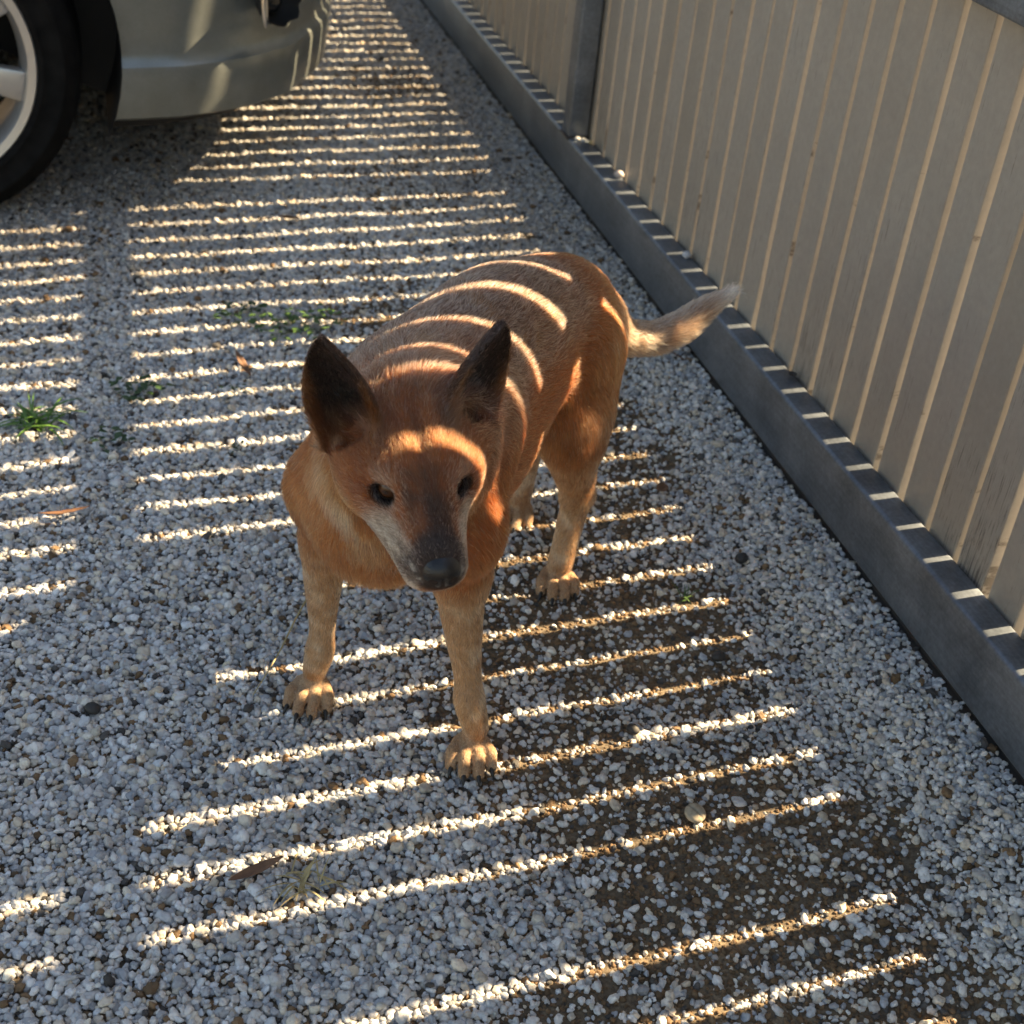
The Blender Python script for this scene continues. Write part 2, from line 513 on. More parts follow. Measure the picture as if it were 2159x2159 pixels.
prims = []
class Prim: pass
def add(kind, k, tagname, flow, **kw):
    p = Prim(); p.kind = kind; p.k = k; p.tag = tagname; p.flow = A(*flow) / max(1e-9, np.linalg.norm(flow)); p.sub = kw.pop('sub', False)
    p.__dict__.update(kw)
    prims.append(p)
def ell(c, r, k=.03, tg='torso', flow=(-1, 0, -.2), M=None, sub=False):
    r = A(*r); c = A(*c)
    add('ell', k, tg, flow, c=c, r=r, M=np.eye(3) if M is None else M, lo=c - r.max(), hi=c + r.max(), sub=sub)
def rc(a, b, ra, rb, k=.02, tg='leg', flow=None, sq=None, sub=False):
    a = A(*a); b = A(*b)
    if flow is None: flow = b - a
    m = max(ra, rb) * (max(1, sq[1]) if sq else 1)
    add('rc', k, tg, flow, a=a, b=b, ra=ra, rb=rb, sq=sq, lo=np.minimum(a, b) - m, hi=np.maximum(a, b) + m, sub=sub)
def chain(pts, k=.02, tg='leg', flow=None):
    """one tube through the points, blended into the rest as a whole"""
    P_ = np.array([a for a, _ in pts], float); R_ = np.array([r_ for _, r_ in pts], float)
    # finer, smoothed path
    t = np.linspace(0, len(pts) - 1, (len(pts) - 1) * 4 + 1)
    def cr(Q):
        out = []
        for u in t:
            i = min(int(u), len(pts) - 2); f = u - i
            q0, q1, q2, q3 = Q[max(i - 1, 0)], Q[i], Q[i + 1], Q[min(i + 2, len(pts) - 1)]
            out.append(.5 * ((2 * q1) + (-q0 + q2) * f + (2 * q0 - 5 * q1 + 4 * q2 - q3) * f * f + (-q0 + 3 * q1 - 3 * q2 + q3) * f ** 3))
        return np.array(out)
    P_, R_ = cr(P_), np.maximum(cr(R_), .002)
    m_ = R_.max()
    add('chain', k, tg, flow if flow is not None else P_[-1] - P_[0], P=P_, R=R_, fl=flow, lo=P_.min(0) - m_, hi=P_.max(0) + m_)

def dist(p, P):
    if p.kind == 'ell':
        q = (P - p.c) @ p.M.T
        k0 = np.sqrt(((q / p.r) ** 2).sum(1)); k1 = np.sqrt(((q / (p.r * p.r)) ** 2).sum(1)) + 1e-9
        return k0 * (k0 - 1) / k1
    if p.kind == 'ear':
        return ear_dist(p, P)
    if p.kind == 'chain':
        best = np.full(len(P), 9.)
        for i in range(len(p.P) - 1):
            a, b = p.P[i], p.P[i + 1]; ba = b - a
            h = np.clip(((P - a) @ ba) / (ba @ ba), 0, 1)
            best = np.minimum(best, np.sqrt((((P - a) - h[:, None] * ba) ** 2).sum(1)) - (p.R[i] + (p.R[i + 1] - p.R[i]) * h))
        return best
    if p.sq is not None:
        n, s = p.sq
        mid = (p.a + p.b) * .5
        P = P - ((P - mid) @ n)[:, None] * n[None] * (1 - 1 / s)
    ba = p.b - p.a; L2 = ba @ ba
    h = np.clip(((P - p.a) @ ba) / L2, 0, 1)
    d = np.sqrt((((P - p.a) - h[:, None] * ba) ** 2).sum(1)) - (p.ra + (p.rb - p.ra) * h)
    if p.sq is not None and p.sq[1] < 1: d = d * p.sq[1]
    return d

def ear_dist(p, P):
    q = (P - p.base) @ p.M.T                       # across (x), up the ear (y), towards the opening (z)
    x, y, z = q[:, 0], q[:, 1] / p.len, q[:, 2]
    yc = np.clip(y, 0, 1)
    w = p.w * (np.where(yc < .28, .86 + .14 * (yc / .28), np.cos(np.clip((yc - .28) / .72, 0, 1) * np.pi / 2) ** .78))
    xc = x - p.skew * yc ** 1.5
    u_ = xc / np.maximum(w, .003)
    zs = p.cup * (1 - .75 * yc) * (np.minimum(u_ * u_, 1.6)) + p.bend * yc * yc
    th = .0034 + .0030 * (1 - yc)
    a_ = np.abs(z - zs) * .8; b_ = (np.abs(xc) - w) * .85 + th
    d = np.where(b_ > 0, np.sqrt(a_ * a_ + b_ * b_), a_) - th
    d = np.maximum(d, (y - 1) * p.len)
    return np.maximum(d, (-.12 - y) * p.len)

# ---- trunk
ell((-.115, 0, .362), (.165, .090, .108), .05)
chain([((.005, 0, .428), .064), ((-.12, -.006, .438), .070), ((-.24, -.008, .432), .072), ((-.34, 0, .402), .068)], .05, 'torso', (-1, 0, -.1))       # back
ell((.015, -.004, .350), (.075, .068, .094), .05, 'chest', (-.4, 0, -1))
ell((.052, -.010, .325), (.040, .050, .058), .04, 'chest', (-.2, 0, -1))
ell((-.27, .0, .388), (.12, .072, .072), .05)
ell((-.365, .006, .374), (.088, .066, .082), .05, 'rump')
ell((-.40, .012, .365), (.064, .058, .076), .05, 'rump')
rc((-.10, 0, .315), (-.24, .0, .368), .048, .034, .05, 'belly', (-1, 0, -.3))
for s in (-1, 1):
    # shoulder blade and upper arm
    rc((-.06, s * .052, .42), (.016, s * .076, .330), .040, .043, .028, 'torso', (-.5, 0, -1))
    rc((.016, s * .074, .330), (.004 if s < 0 else -.016, s * (.082 if s < 0 else .068), .250), .043, .030, .030, 'torso', (-.4, 0, -1))
# ---- neck
rc((-.05, .0, .410), (.065, .050, .468), .082, .070, .05, 'neck', (-.75, -.2, -.65))
rc((.02, .0, .36), (.080, .055, .435), .068, .054, .05, 'ruff', (-.25, -.1, -1))

# ---- fore legs
def paw(x, y, yaw, tg='paw', scale=1.0):
    cs, sn = math.cos(yaw), math.sin(yaw)
    def W(px, py, pz): return (x + (px * cs - py * sn) * scale, y + (px * sn + py * cs) * scale, pz * scale)
    f = (cs, sn, -.5)
    ell(W(-.008, 0, .026), (.024 * scale, .023 * scale, .020 * scale), .010, tg, f)
    claws = []
    for dy, ln, fan in ((-.0268, .026, -.30), (-.0094, .042, -.09), (.0094, .042, .09), (.0268, .026, .30)):
        ex, ey = ln, dy + fan * ln * .35
        rc(W(-.008, dy * .70, .030), W(ex * .50, (dy + ey) / 2, .0255), .0086 * scale, .0094 * scale, .002, tg, f)
        rc(W(ex * .50, (dy + ey) / 2, .0255), W(ex, ey, .0118), .0094 * scale, .0089 * scale, .0015, tg, f)
        claws.append((W(ex + .0060, ey, .0105), (cs * math.cos(fan) - sn * math.sin(fan), sn * math.cos(fan) + cs * math.sin(fan))))
    return claws
CLAWS = []
for s, fx, fy, yaw, top in ((-1, .004, -.106, R(18), [((.010, -.086, .250), .0280), ((.010, -.089, .190), .0205), ((.006, -.092, .120), .0140), ((.006, -.095, .085), .0165)]),
                            (1, -.004, .106, R(28), [((-.012, .070, .250), .0290), ((-.012, .077, .190), .0220), ((-.009, .090, .120), .0148), ((-.006, .097, .085), .0174)])):
    chain(top + [((fx - .006, fy, .045), .0138)], .016)
    e = top[0][0]
    rc((e[0] - .014, e[1], .236), (e[0] - .022, e[1], .250), .020, .016, .02)       # elbow
    CLAWS += paw(fx + .002, fy, yaw, scale=.79)
# ---- hind legs
def hind(hip, knee, hock, foot, yaw, s):
    mid = lambda t, zt: (knee[0] * (1 - t) + hock[0] * t, knee[1] * (1 - t) + hock[1] * t, knee[2] * (1 - zt) + hock[2] * zt)
    ell(((hip[0] * .66 + knee[0] * .34), hip[1] * .4 + knee[1] * .6, .325), (.066, .039, .088), .030, 'thigh', (-.35, 0, -1))
    rc(hip, knee, .052, .033, .032, 'thigh', (-.1, 0, -1))
    chain([((knee[0] - .010, knee[1], knee[2] + .03), .036), (mid(.30, .30), .0310), (mid(.62, .62), .0255), (hock, .0200)], .03, 'shank')
    chain([(hock, .0195), (((hock[0] + foot[0] - .012) / 2, (hock[1] + foot[1]) / 2, .092), .0170), ((foot[0] - .012, foot[1], .042), .0165)], .012, 'leg')
    ell((hock[0] - .010, hock[1], hock[2] + .006), (.013, .012, .016), .012, 'leg', (0, 0, -1))
    return paw(foot[0] - .006, foot[1], yaw, scale=.79)
CLAWS += hind((-.350, .048, .370), (-.312, .070, .272), (-.388, .063, .140), (-.352, .060), R(28), 1)
CLAWS += hind((-.385, -.036, .370), (-.370, -.060, .270), (-.520, -.060, .135), (-.472, -.058), R(8), -1)

# ---- tail: set low, swung to the dog's left and lifting at the end
TAIL = [(-.440, .040, .375), (-.475, .060, .343), (-.497, .081, .334), (-.5177, .101, .333), (-.537, .124, .347), (-.562, .146, .369), (-.5885, .172, .391)]
TR = [.032, .0235, .0200, .0195, .0180, .0125, .003]
chain(list(zip(TAIL, TR)), .025, 'tail')

# ---- head (forward, left, up from between the eyes)
def he(c, r, k=.02, tg='head', flow=(-1, 0, 0), sub=False): ell(hd(*c), r, k, tg, hv(*flow), HM, sub)
def hc(a, b, ra, rb, k=.02, tg='head', flow=(-1, 0, 0), sq=None, sub=False):
    rc(hd(*a), hd(*b), ra, rb, k, tg, hv(*flow), (hv(*sq[0]), sq[1]) if sq else None, sub)
he((-.052, 0, -.004), (.064, .053, .046), .03)                                # cranium
he((-.010, 0, .0045), (.042, .040, .029), .024)                                 # forehead
for s in (-1, 1):
    he((-.040, s * .038, -.030), (.046, .026, .036), .03, 'cheek', (-1, s * .25, -.3))
    he((.005, s * .0265, .0125), (.016, .0145, .0105), .012)                     # brow
    he((-.020, s * .046, -.006), (.028, .012, .014), .02, 'cheek')            # cheekbone
hc((-.01, 0, -.018), (.084, 0, -.020), .036, .0220, .028, 'muzzle', (-1, 0, .1), ((0, 0, 1), .86))
hc((.025, 0, -.004), (.084, 0, -.008), .017, .014, .02, 'bridge', (-1, 0, .1))
hc((-.03, 0, -.052), (.074, 0, -.044), .034, .0170, .02, 'jaw', (-1, 0, -.2), ((0, 0, 1), .78))
for s in (-1, 1):
    hc((.012, s * .021, -.034), (.080, s * .0120, -.031), .0220, .0160, .014, 'muzzle', (-1, s * .35, -.4))   # flews
    he((.0165, s * .0325, .0020), (.013, .0125, .0100), .006, 'eye', sub=True)  # sockets
he((.094, 0, -.020), (.014, .019, .014), .010, 'muzzle')
hc((-.05, 0, .050), (.005, 0, .0345), .002, .002, .014, 'head', sub=True)  # frontal furrow
# ears
EARS = []
for s in (-1, 1):
    base = hd(-.064, s * .042, .004)
    up = hv(-.14, s * .30, 1.0) if s < 0 else hv(-.26, s * .42, 1.0)
    up = up / np.linalg.norm(up)
    opn = hv(.92, s * .60, -.05) if s < 0 else hv(.95, s * .50, 0)
    opn = opn - up * (opn @ up); opn /= np.linalg.norm(opn)
    acr = np.cross(up, opn)
    ell(base + opn * .017 + up * .016, (.020, .030, .013), .010, 'eye', (0, 0, 1), np.stack([acr, up, opn]), sub=True)   # hollow in front of the ear
    p = Prim(); p.kind = 'ear'; p.k = .012; p.tag = 'ear'; p.flow = up; p.sub = False
    p.base = base; p.M = np.stack([acr, up, opn]); p.len = .110; p.w = .0365; p.cup = .021; p.bend = .003; p.skew = s * .006
    p.lo = base - .13; p.hi = base + .13
    prims.append(p); EARS.append(p)

# ---- grid
H_ = 0.0027
lo = A(-.62, -.16, -.005); hi = A(.30, .26, .645)
dims = np.ceil((hi - lo) / H_).astype(int)
axs = [lo[i] + H_ * np.arange(dims[i]) for i in range(3)]
G = np.full(dims, .2, np.float32)
for p in prims:
    mg = p.k + .012
    a = np.clip(np.floor((p.lo - mg - lo) / H_).astype(int), 0, dims); b = np.clip(np.ceil((p.hi + mg - lo) / H_).astype(int), 0, dims)
    if (b <= a).any(): continue
    sl = tuple(slice(a[i], b[i]) for i in range(3))
    X, Y, Z = np.meshgrid(*[axs[i][sl[i]] for i in range(3)], indexing='ij')
    d = dist(p, np.stack([X.ravel(), Y.ravel(), Z.ravel()], 1)).reshape(X.shape).astype(np.float32)
    g = G[sl]
    if p.sub:
        h = np.maximum(p.k - np.abs(g + d), 0) / p.k
        G[sl] = np.maximum(g, -d) + h * h * p.k * .25
    else:
        h = np.maximum(p.k - np.abs(g - d), 0) / p.k
        G[sl] = np.minimum(g, d) - h * h * p.k * .25

def surface_nets(G, lo, H_):
    nx, ny, nz = G.shape
    ins = G < 0
    cnt = np.zeros((nx - 1, ny - 1, nz - 1), np.int8)
    for i in (0, 1):
        for j in (0, 1):
            for k in (0, 1):
                cnt += ins[i:nx - 1 + i, j:ny - 1 + j, k:nz - 1 + k]
    cells = np.argwhere((cnt > 0) & (cnt < 8))
    idx = np.full(cnt.shape, -1, np.int32)
    idx[tuple(cells.T)] = np.arange(len(cells))
    acc = np.zeros((len(cells), 3)); num = np.zeros(len(cells))
    corner = {}
    for i in (0, 1):
        for j in (0, 1):
            for k in (0, 1):
                corner[i, j, k] = G[cells[:, 0] + i, cells[:, 1] + j, cells[:, 2] + k].astype(float)
    cs = list(corner)
    for a in range(8):
        for b in range(a + 1, 8):
            ca, cb = A(*cs[a]), A(*cs[b])
            if abs(ca - cb).sum() != 1: continue
            va, vb = corner[cs[a]], corner[cs[b]]
            m = (va < 0) != (vb < 0)
            t = va[m] / (va[m] - vb[m])
            acc[m] += ca + t[:, None] * (cb - ca)
            num[m] += 1
    V = lo + H_ * (cells + acc / num[:, None])
    F = []
    for ax_ in range(3):
        s0 = [slice(1, -1)] * 3; s1 = [slice(1, -1)] * 3
        s0[ax_] = slice(0, -1); s1[ax_] = slice(1, None)
        A0 = ins[tuple(s0)]; B0 = ins[tuple(s1)]
        e = np.argwhere(A0 != B0)
        off = np.array([1, 1, 1]); off[ax_] = 0
        e = e + off
        flip = ins[tuple(e.T)]
        u, v = (ax_ + 1) % 3, (ax_ + 2) % 3
        du = np.zeros(3, int); du[u] = 1; dv = np.zeros(3, int); dv[v] = 1
        q = np.stack([idx[tuple((e - du - dv).T)], idx[tuple((e - dv).T)], idx[tuple(e.T)], idx[tuple((e - du).T)]], 1)
        q[~flip] = q[~flip][:, ::-1]
        F.append(q)
    return V, np.concatenate(F)
BV, BF = surface_nets(G, lo, H_)
del G
# keep the one big connected piece, smooth a little (Taubin)
def nbr_avg(V, F):
    s = np.zeros_like(V); n = np.zeros(len(V))
    for a in range(4):
        b = (a + 1) % 4
        np.add.at(s, F[:, a], V[F[:, b]]); np.add.at(n, F[:, a], 1)
        np.add.at(s, F[:, b], V[F[:, a]]); np.add.at(n, F[:, b], 1)
    return s / np.maximum(n, 1)[:, None]
for it in range(5):
    BV = BV + .5 * (nbr_avg(BV, BF) - BV)
    BV = BV - .48 * (nbr_avg(BV, BF) - BV)

# ---- what each bit of skin is: weights of the forms it came from
tags = ['torso', 'chest', 'rump', 'belly', 'neck', 'ruff', 'thigh', 'shank', 'leg', 'paw', 'tail', 'head', 'cheek', 'muzzle', 'bridge', 'jaw', 'ear', 'eye']
def classify(V):
    Wt = {t: np.zeros(len(V)) for t in tags}
    flow = np.zeros((len(V), 3)); tot = np.zeros(len(V))
    for p in prims:
        if p.sub: continue
        near = ((V > p.lo - .03) & (V < p.hi + .03)).all(1)
        if not near.any(): continue
        i = np.where(near)[0]
        d = dist(p, V[i])
        wgt = np.exp(-np.clip(d, -.01, 1) / .006)
        fl = p.flow[None]
        if p.kind == 'chain' and p.fl is None:
            j = np.argmin(((V[i][:, None, :] - p.P[None, :-1]) ** 2).sum(2), 1)
            fl = (p.P[1:] - p.P[:-1])[j]; fl = fl / np.linalg.norm(fl, axis=1)[:, None]
        Wt[p.tag][i] += wgt; flow[i] += wgt[:, None] * fl; tot[i] += wgt
    tot = np.maximum(tot, 1e-9)
    for t in tags: Wt[t] /= tot
    return Wt, flow / tot[:, None]

def n3(V, sc, seed):
    """cheap 3-D noise in -1..1"""
    return (vnoise(V[:, 0] * sc + 3.1 * V[:, 2] * sc * .31, V[:, 1] * sc + V[:, 2] * sc, seed) + vnoise(V[:, 2] * sc, V[:, 0] * sc - V[:, 1] * sc * .7, seed + 1)) * .6

def coat(V, Nn, Wt, jitter=None):
    """coat colour and hair length at points of the skin"""
    n = len(V)
    c = np.tile(A(.33, .108, .034), (n, 1))                       # red tan
    L = np.full(n, .0135)
    def mixc(m, col):
        nonlocal c
        m = np.clip(m, 0, 1)[:, None]
        c = c * (1 - m) + np.array(col) * m
    x, y, z = V.T
    big = n3(V, 26, 5); med = n3(V, 70, 9); fin = n3(V, 190, 13)
    # grizzled saddle along the back
    sad = (Wt['torso'] + Wt['rump'] * .35 + Wt['neck'] * .55) * sstep(.40, .465, z) * sstep(-.40, -.30, x)
    mixc(sad * (.90 + .4 * med), (.185, .110, .075))
    mixc(Wt['rump'] * .6 + Wt['thigh'] * .5, (.32, .140, .055))
    # paler chest, throat, belly, back of the thighs, lower legs
    mixc((Wt['ruff'] + Wt['chest'] * .8) * .75, (.37, .150, .054))
    mixc((Wt['ruff'] + Wt['chest'] * .8) * sstep(.05, .55, big) * .8, (.58, .38, .22))
    mixc(Wt['ruff'] * sstep(.10, .5, med) * .8, (.80, .64, .45))
    mixc(Wt['belly'] * .8, (.50, .33, .18))
    mixc(Wt['leg'] * .92 + Wt['shank'] * .55, (.48, .295, .165))
    mixc((Wt['leg'] + Wt['paw'] * .8 + Wt['shank'] * .3) * sstep(.0, .6, med) * .65, (.66, .50, .35))
    mixc(Wt['paw'] * .85, (.42, .275, .165))
    t_tail = np.clip((y - .06) / .125, 0, 1)
    mixc(Wt['tail'] * .85 * sstep(.0, .3, t_tail + .12), (.52, .37, .26))
    mixc(Wt['tail'] * sstep(.3, 1., t_tail) * (.25 + .5 * med), (.34, .20, .13))
    mixc(Wt['tail'] * sstep(.72, .95, t_tail), (.86, .82, .76))
    mixc((Wt['torso'] + Wt['rump'] + Wt['thigh']) * sstep(.15, .7, big) * .35, (.27, .105, .034))
    mixc((Wt['torso'] + Wt['rump'] + Wt['thigh'] + Wt['neck']) * sstep(.25, .7, med) * .30, (.50, .27, .11))
    # head
    q = (V - HE) @ HM.T
    f, s, u = q[:, 0], np.abs(q[:, 1]), q[:, 2]
    hw = np.clip(Wt['head'] + Wt['cheek'] + Wt['muzzle'] + Wt['bridge'] + Wt['jaw'] + Wt['eye'], 0, 1)
    mixc(hw * .9, (.265, .090, .030))
    mixc(hw * sstep(-.02, -.08, f) * .4, (.27, .115, .048))
    mixc(hw * np.exp(-((s / .009) ** 2)) * sstep(-.08, -.03, f) * (1 - sstep(.02, .04, f)) * .55, (.16, .062, .026))   # dark line down the brow
    mixc(Wt['cheek'] * sstep(-.02, -.05, u) * .6, (.50, .27, .105))
    # grey muzzle with a dark bridge
    mz = hw * sstep(.010, .034, f + .45 * (-u - .020)) * sstep(-.002, -.016, u)
    mixc(mz * sstep(.013, .024, s) * .95, (.56, .50, .41))
    mixc(mz * sstep(.010, .020, s) * sstep(0., .5, med) * .5, (.30, .20, .13))
    mixc(hw * (.28 * sstep(.010, .030, f) + .72 * sstep(.028, .052, f)) * (1 - sstep(.013, .025, s)) * sstep(-.045, -.022, u) * .95, (.050, .027, .017))
    mixc(hw * sstep(.035, .05, f) * (1 - sstep(.065, .08, f)) * np.exp(-(((s - .012) / .007) ** 2)) * (q[:, 1] < 0) * .65, (.26, .09, .035))
    mixc(hw * sstep(.066, .082, f) * sstep(-.035, -.022, u) * .9, (.040, .030, .027))
    mixc(hw * sstep(-.036, -.05, u) * sstep(.0, .04, f) * .8, (.52, .45, .37))
    mixc(mz * sstep(.012, .022, s) * sstep(.10, .5, fin) * .75, (.10, .065, .045))
    mixc(mz * sstep(.012, .022, s) * sstep(.1, .5, -fin) * .6, (.70, .64, .55))
    mixc(hw * sstep(.010, .020, f) * (1 - sstep(.045, .065, f)) * sstep(-.022, -.010, u) * (1 - sstep(.020, .027, s)) * (.40 + .5 * fin), (.060, .036, .025))
    mixc(hw * sstep(.02, .04, f) * np.exp(-(((u + .049) / .0030) ** 2)) * .8, (.03, .022, .018))     # lip line
    # dark rims round the eyes, pale brows
    er = np.sqrt(((f - .012) / 1.25) ** 2 + (s - .0328) ** 2 + ((u - .0005) * 1.25) ** 2)
    mixc(hw * (1 - sstep(.0135, .0185, er)) * .97, (.016, .012, .010))
    mixc(hw * np.exp(-(((f - .022) / .010) ** 2 + ((s - .024) / .007) ** 2 + ((u + .006) / .010) ** 2)) * .75, (.05, .032, .024))
    mixc(hw * np.exp(-(((f - .010) / .012) ** 2 + ((s - .032) / .013) ** 2 + ((u - .0165) / .0050) ** 2)) * .6, (.50, .38, .28))
    # ears: dark, sooty inside, tan at the root
    for p in EARS:
        e = (V - p.base) @ p.M.T
        yy = np.clip(e[:, 1] / p.len, 0, 1)
        inside = sstep(.0, .4, Nn @ p.M[2])
        on = Wt['ear'] * ((np.abs(e[:, 0]) < .06) & (np.abs(e[:, 2]) < .06))
        mixc(on * sstep(-.02, .10, e[:, 1] / p.len), (.036, .019, .010))
        mixc(on * inside * (.95), (.026, .017, .011))
        mixc(on * inside * np.exp(-((e[:, 0] / (p.w * .55)) ** 2 + ((yy - .34) / .30) ** 2)) * .9, (.007, .006, .005))
        mixc(on * inside * sstep(.62, .95, np.abs(e[:, 0]) / (p.w * .9)) * .75, (.17, .080, .034))
        mixc(on * inside * (1 - sstep(.02, .30, yy)) * sstep(.15, .5, med) * .7, (.32, .25, .17))
        L = np.where(on > .4, np.where(inside > .5, .006 + .014 * (1 - sstep(.1, .45, yy)), .005), L)
    hl = np.clip(hw, 0, 1)
    L = L * (1 - hl) + hl * (.0065 - .003 * sstep(.02, .07, f))
    L = np.where(Wt['ruff'] + Wt['neck'] * .6 > .3, .021, L); L = np.where(Wt['chest'] > .4, .018, L)
    L = np.where(Wt['tail'] > .4, .014 + .003 * t_tail, L)
    L = np.where(Wt['leg'] + Wt['paw'] > .5, .0065, L); L = np.where(Wt['paw'] > .5, .0022, L)
    L = np.where(Wt['belly'] > .4, .014, L)
    grey = np.clip(sad * 1.3 + Wt['tail'] * .55 + hw * sstep(-.005, .03, f) * (.05 + .95 * sstep(.014, .024, s)) + .10 + (Wt['leg'] + Wt['shank'] + Wt['paw']) * .25 + Wt['neck'] * .15, 0, 1.3)
    return np.clip(c, .012, .9), L, grey

bme = bpy.data.meshes.new('body')
bme.vertices.add(len(BV)); bme.vertices.foreach_set('co', BV.astype(np.float32).ravel())
bme.loops.add(len(BF) * 4); bme.loops.foreach_set('vertex_index', BF.astype(np.int32).ravel())
bme.polygons.add(len(BF)); bme.polygons.foreach_set('loop_start', (np.arange(len(BF)) * 4).astype(np.int32))
bme.polygons.foreach_set('use_smooth', np.ones(len(BF), bool))
bme.update(); bme.validate()
BN = np.zeros(len(BV) * 3, np.float32); bme.vertices.foreach_get('normal', BN); BN = BN.reshape(-1, 3).astype(float)
Wt, flowv = classify(BV)
bc, bL, bg_ = coat(BV, BN, Wt)
ca = bme.attributes.new('tint', 'FLOAT_COLOR', 'POINT')
ca.data.foreach_set('color', np.concatenate([bc, np.ones((len(bc), 1))], 1).astype(np.float32).ravel())
M = NM('dog_skin')
at = M.n('ShaderNodeAttribute', attribute_type='GEOMETRY', attribute_name='tint')
v = M.coord('Object'); n1 = M.noise(v, 420, 3, .6)
M.l(M.mix(1.0, at.outputs['Color'], M.ramp(n1, [(.3, (.62, .60, .58)), (.7, (1.15, 1.15, 1.15))]), 'MULTIPLY'), M.b.inputs['Base Color'])
M.set(Roughness=.75); M.b.inputs['Specular IOR Level'].default_value = .15
M.bump(n1, .3, .0015)
body = bpy.data.objects.new('body', bme); bme.materials.append(M.mat)
COL.objects.link(body); body.parent = dog
# ---- eyes, nose, claws
M = NM('dog_eye')
v = M.coord('Object')
sep = M.n('ShaderNodeSeparateXYZ'); M.l(v, sep.inputs[0])
rad = M.n('ShaderNodeVectorMath', operation='LENGTH')
cmb = M.n('ShaderNodeCombineXYZ'); M.l(sep.outputs['Y'], cmb.inputs[1]); M.l(sep.outputs['Z'], cmb.inputs[2]); M.l(cmb.outputs[0], rad.inputs[0])
M.l(M.ramp(rad.outputs['Value'], [(.0, (.004, .004, .004)), (.0036, (.006, .005, .004)), (.0040, (.095, .038, .018)), (.0074, (.075, .030, .014)), (.0088, (.015, .010, .008)), (.0105, (.10, .07, .06))]), M.b.inputs['Base Color'])
M.set(Roughness=.10); M.b.inputs['Specular IOR Level'].default_value = .5
eye_mat = M.mat
def frame_mat(x, z=None):
    x = Vector(x).normalized(); z = Vector((0, 0, 1) if z is None else z)
    y = z.cross(x).normalized(); z = x.cross(y)
    return Matrix((x, y, z)).transposed().to_4x4()
LM = NM('eyelid_skin'); LM.b.inputs['Base Color'].default_value = (.012, .009, .008, 1); LM.set(Roughness=.45)
for s in (-1, 1):
    bm = bmesh.new(); bmesh.ops.create_uvsphere(bm, u_segments=32, v_segments=20, radius=.0112)
    o = bm_obj('eye', bm, eye_mat, dog, True)
    look = hv(.84, s * .54, .24)
    mm = frame_mat(look, HU); mm.translation = Vector(hd(.0085, s * .0278, .0000))
    o.matrix_local = mm
    # lids: a thin shell round the eyeball with an almond opening, tilted down towards the nose
    bm = bmesh.new(); rows = []
    for j, t in enumerate(np.linspace(0, 1, 7)):
        ring = []
        for q in range(40):
            a = 2 * math.pi * q / 40
            w_, h_ = R(50), (R(29) if math.sin(a) > 0 else R(31))
            ca, sa = math.cos(a), math.sin(a)
            r0 = 1 / math.sqrt((ca / w_) ** 2 + (sa / h_) ** 2) * (1 + .10 * abs(ca) ** 6)
            rr_ = r0 + (R(88) - r0) * t
            RR = .0119 + .0011 * math.sin(math.pi * min(1, t * 2.2)) * (1.3 if sa > 0 else .8) - .0012 * t
            tl_ = s * R(14)
            py, pz = ca * math.cos(tl_) - sa * math.sin(tl_), ca * math.sin(tl_) + sa * math.cos(tl_)
            ring.append(bm.verts.new((RR * math.cos(rr_), RR * math.sin(rr_) * py, RR * math.sin(rr_) * pz)))
        rows.append(ring)
    for a_, b_ in zip(rows[:-1], rows[1:]):
        for q in range(40): bm.faces.new((a_[q], a_[(q + 1) % 40], b_[(q + 1) % 40], b_[q]))
    o = bm_obj('eyelid', bm, LM.mat, dog, True); o.matrix_local = mm
# nose leather with two nostrils
M = NM('nose_leather')
v = M.coord('Object'); vo = M.n('ShaderNodeTexVoronoi'); vo.inputs['Scale'].default_value = 620; M.l(v, vo.inputs['Vector'])
M.b.inputs['Base Color'].default_value = (.012, .012, .014, 1)
M.set(Roughness=.27); M.bump(vo.outputs['Distance'], .35, .0008)
bm = bmesh.new(); bmesh.ops.create_icosphere(bm, subdivisions=5, radius=1)
for v_ in bm.verts:
    x, y, z = v_.co
    p = Vector((x * .0125, y * .0178, z * .0180))
    if z < 0: p.y *= 1 - .30 * (-z)
    if z > 0: p.x -= .004 * z * z
    # nostrils
    for s in (-1, 1):
        d = Vector((p.x * .6, p.y - s * .0088, p.z + .0015)) - Vector((.0115 * .6, 0, 0))
        r_ = math.sqrt((d.y / .0042) ** 2 + (d.z / .0038) ** 2)
        if x > .2 and r_ < 1: p.x -= .0075 * (1 - r_ * r_)
    p.x -= .0022 * math.exp(-(p.y / .0016) ** 2) * (1 if z < .2 and x > 0 else 0)
    v_.co = p
o = bm_obj('nose', bm, M.mat, dog, True)
mm = Matrix((Vector(HF), Vector(HL), Vector(HU))).transposed().to_4x4(); mm.translation = Vector(hd(.0990, 0, -.0150))
o.matrix_local = mm
# mouth line: dark lip edge
M = NM('lip_skin'); M.b.inputs['Base Color'].default_value = (.018, .014, .013, 1); M.set(Roughness=.5)
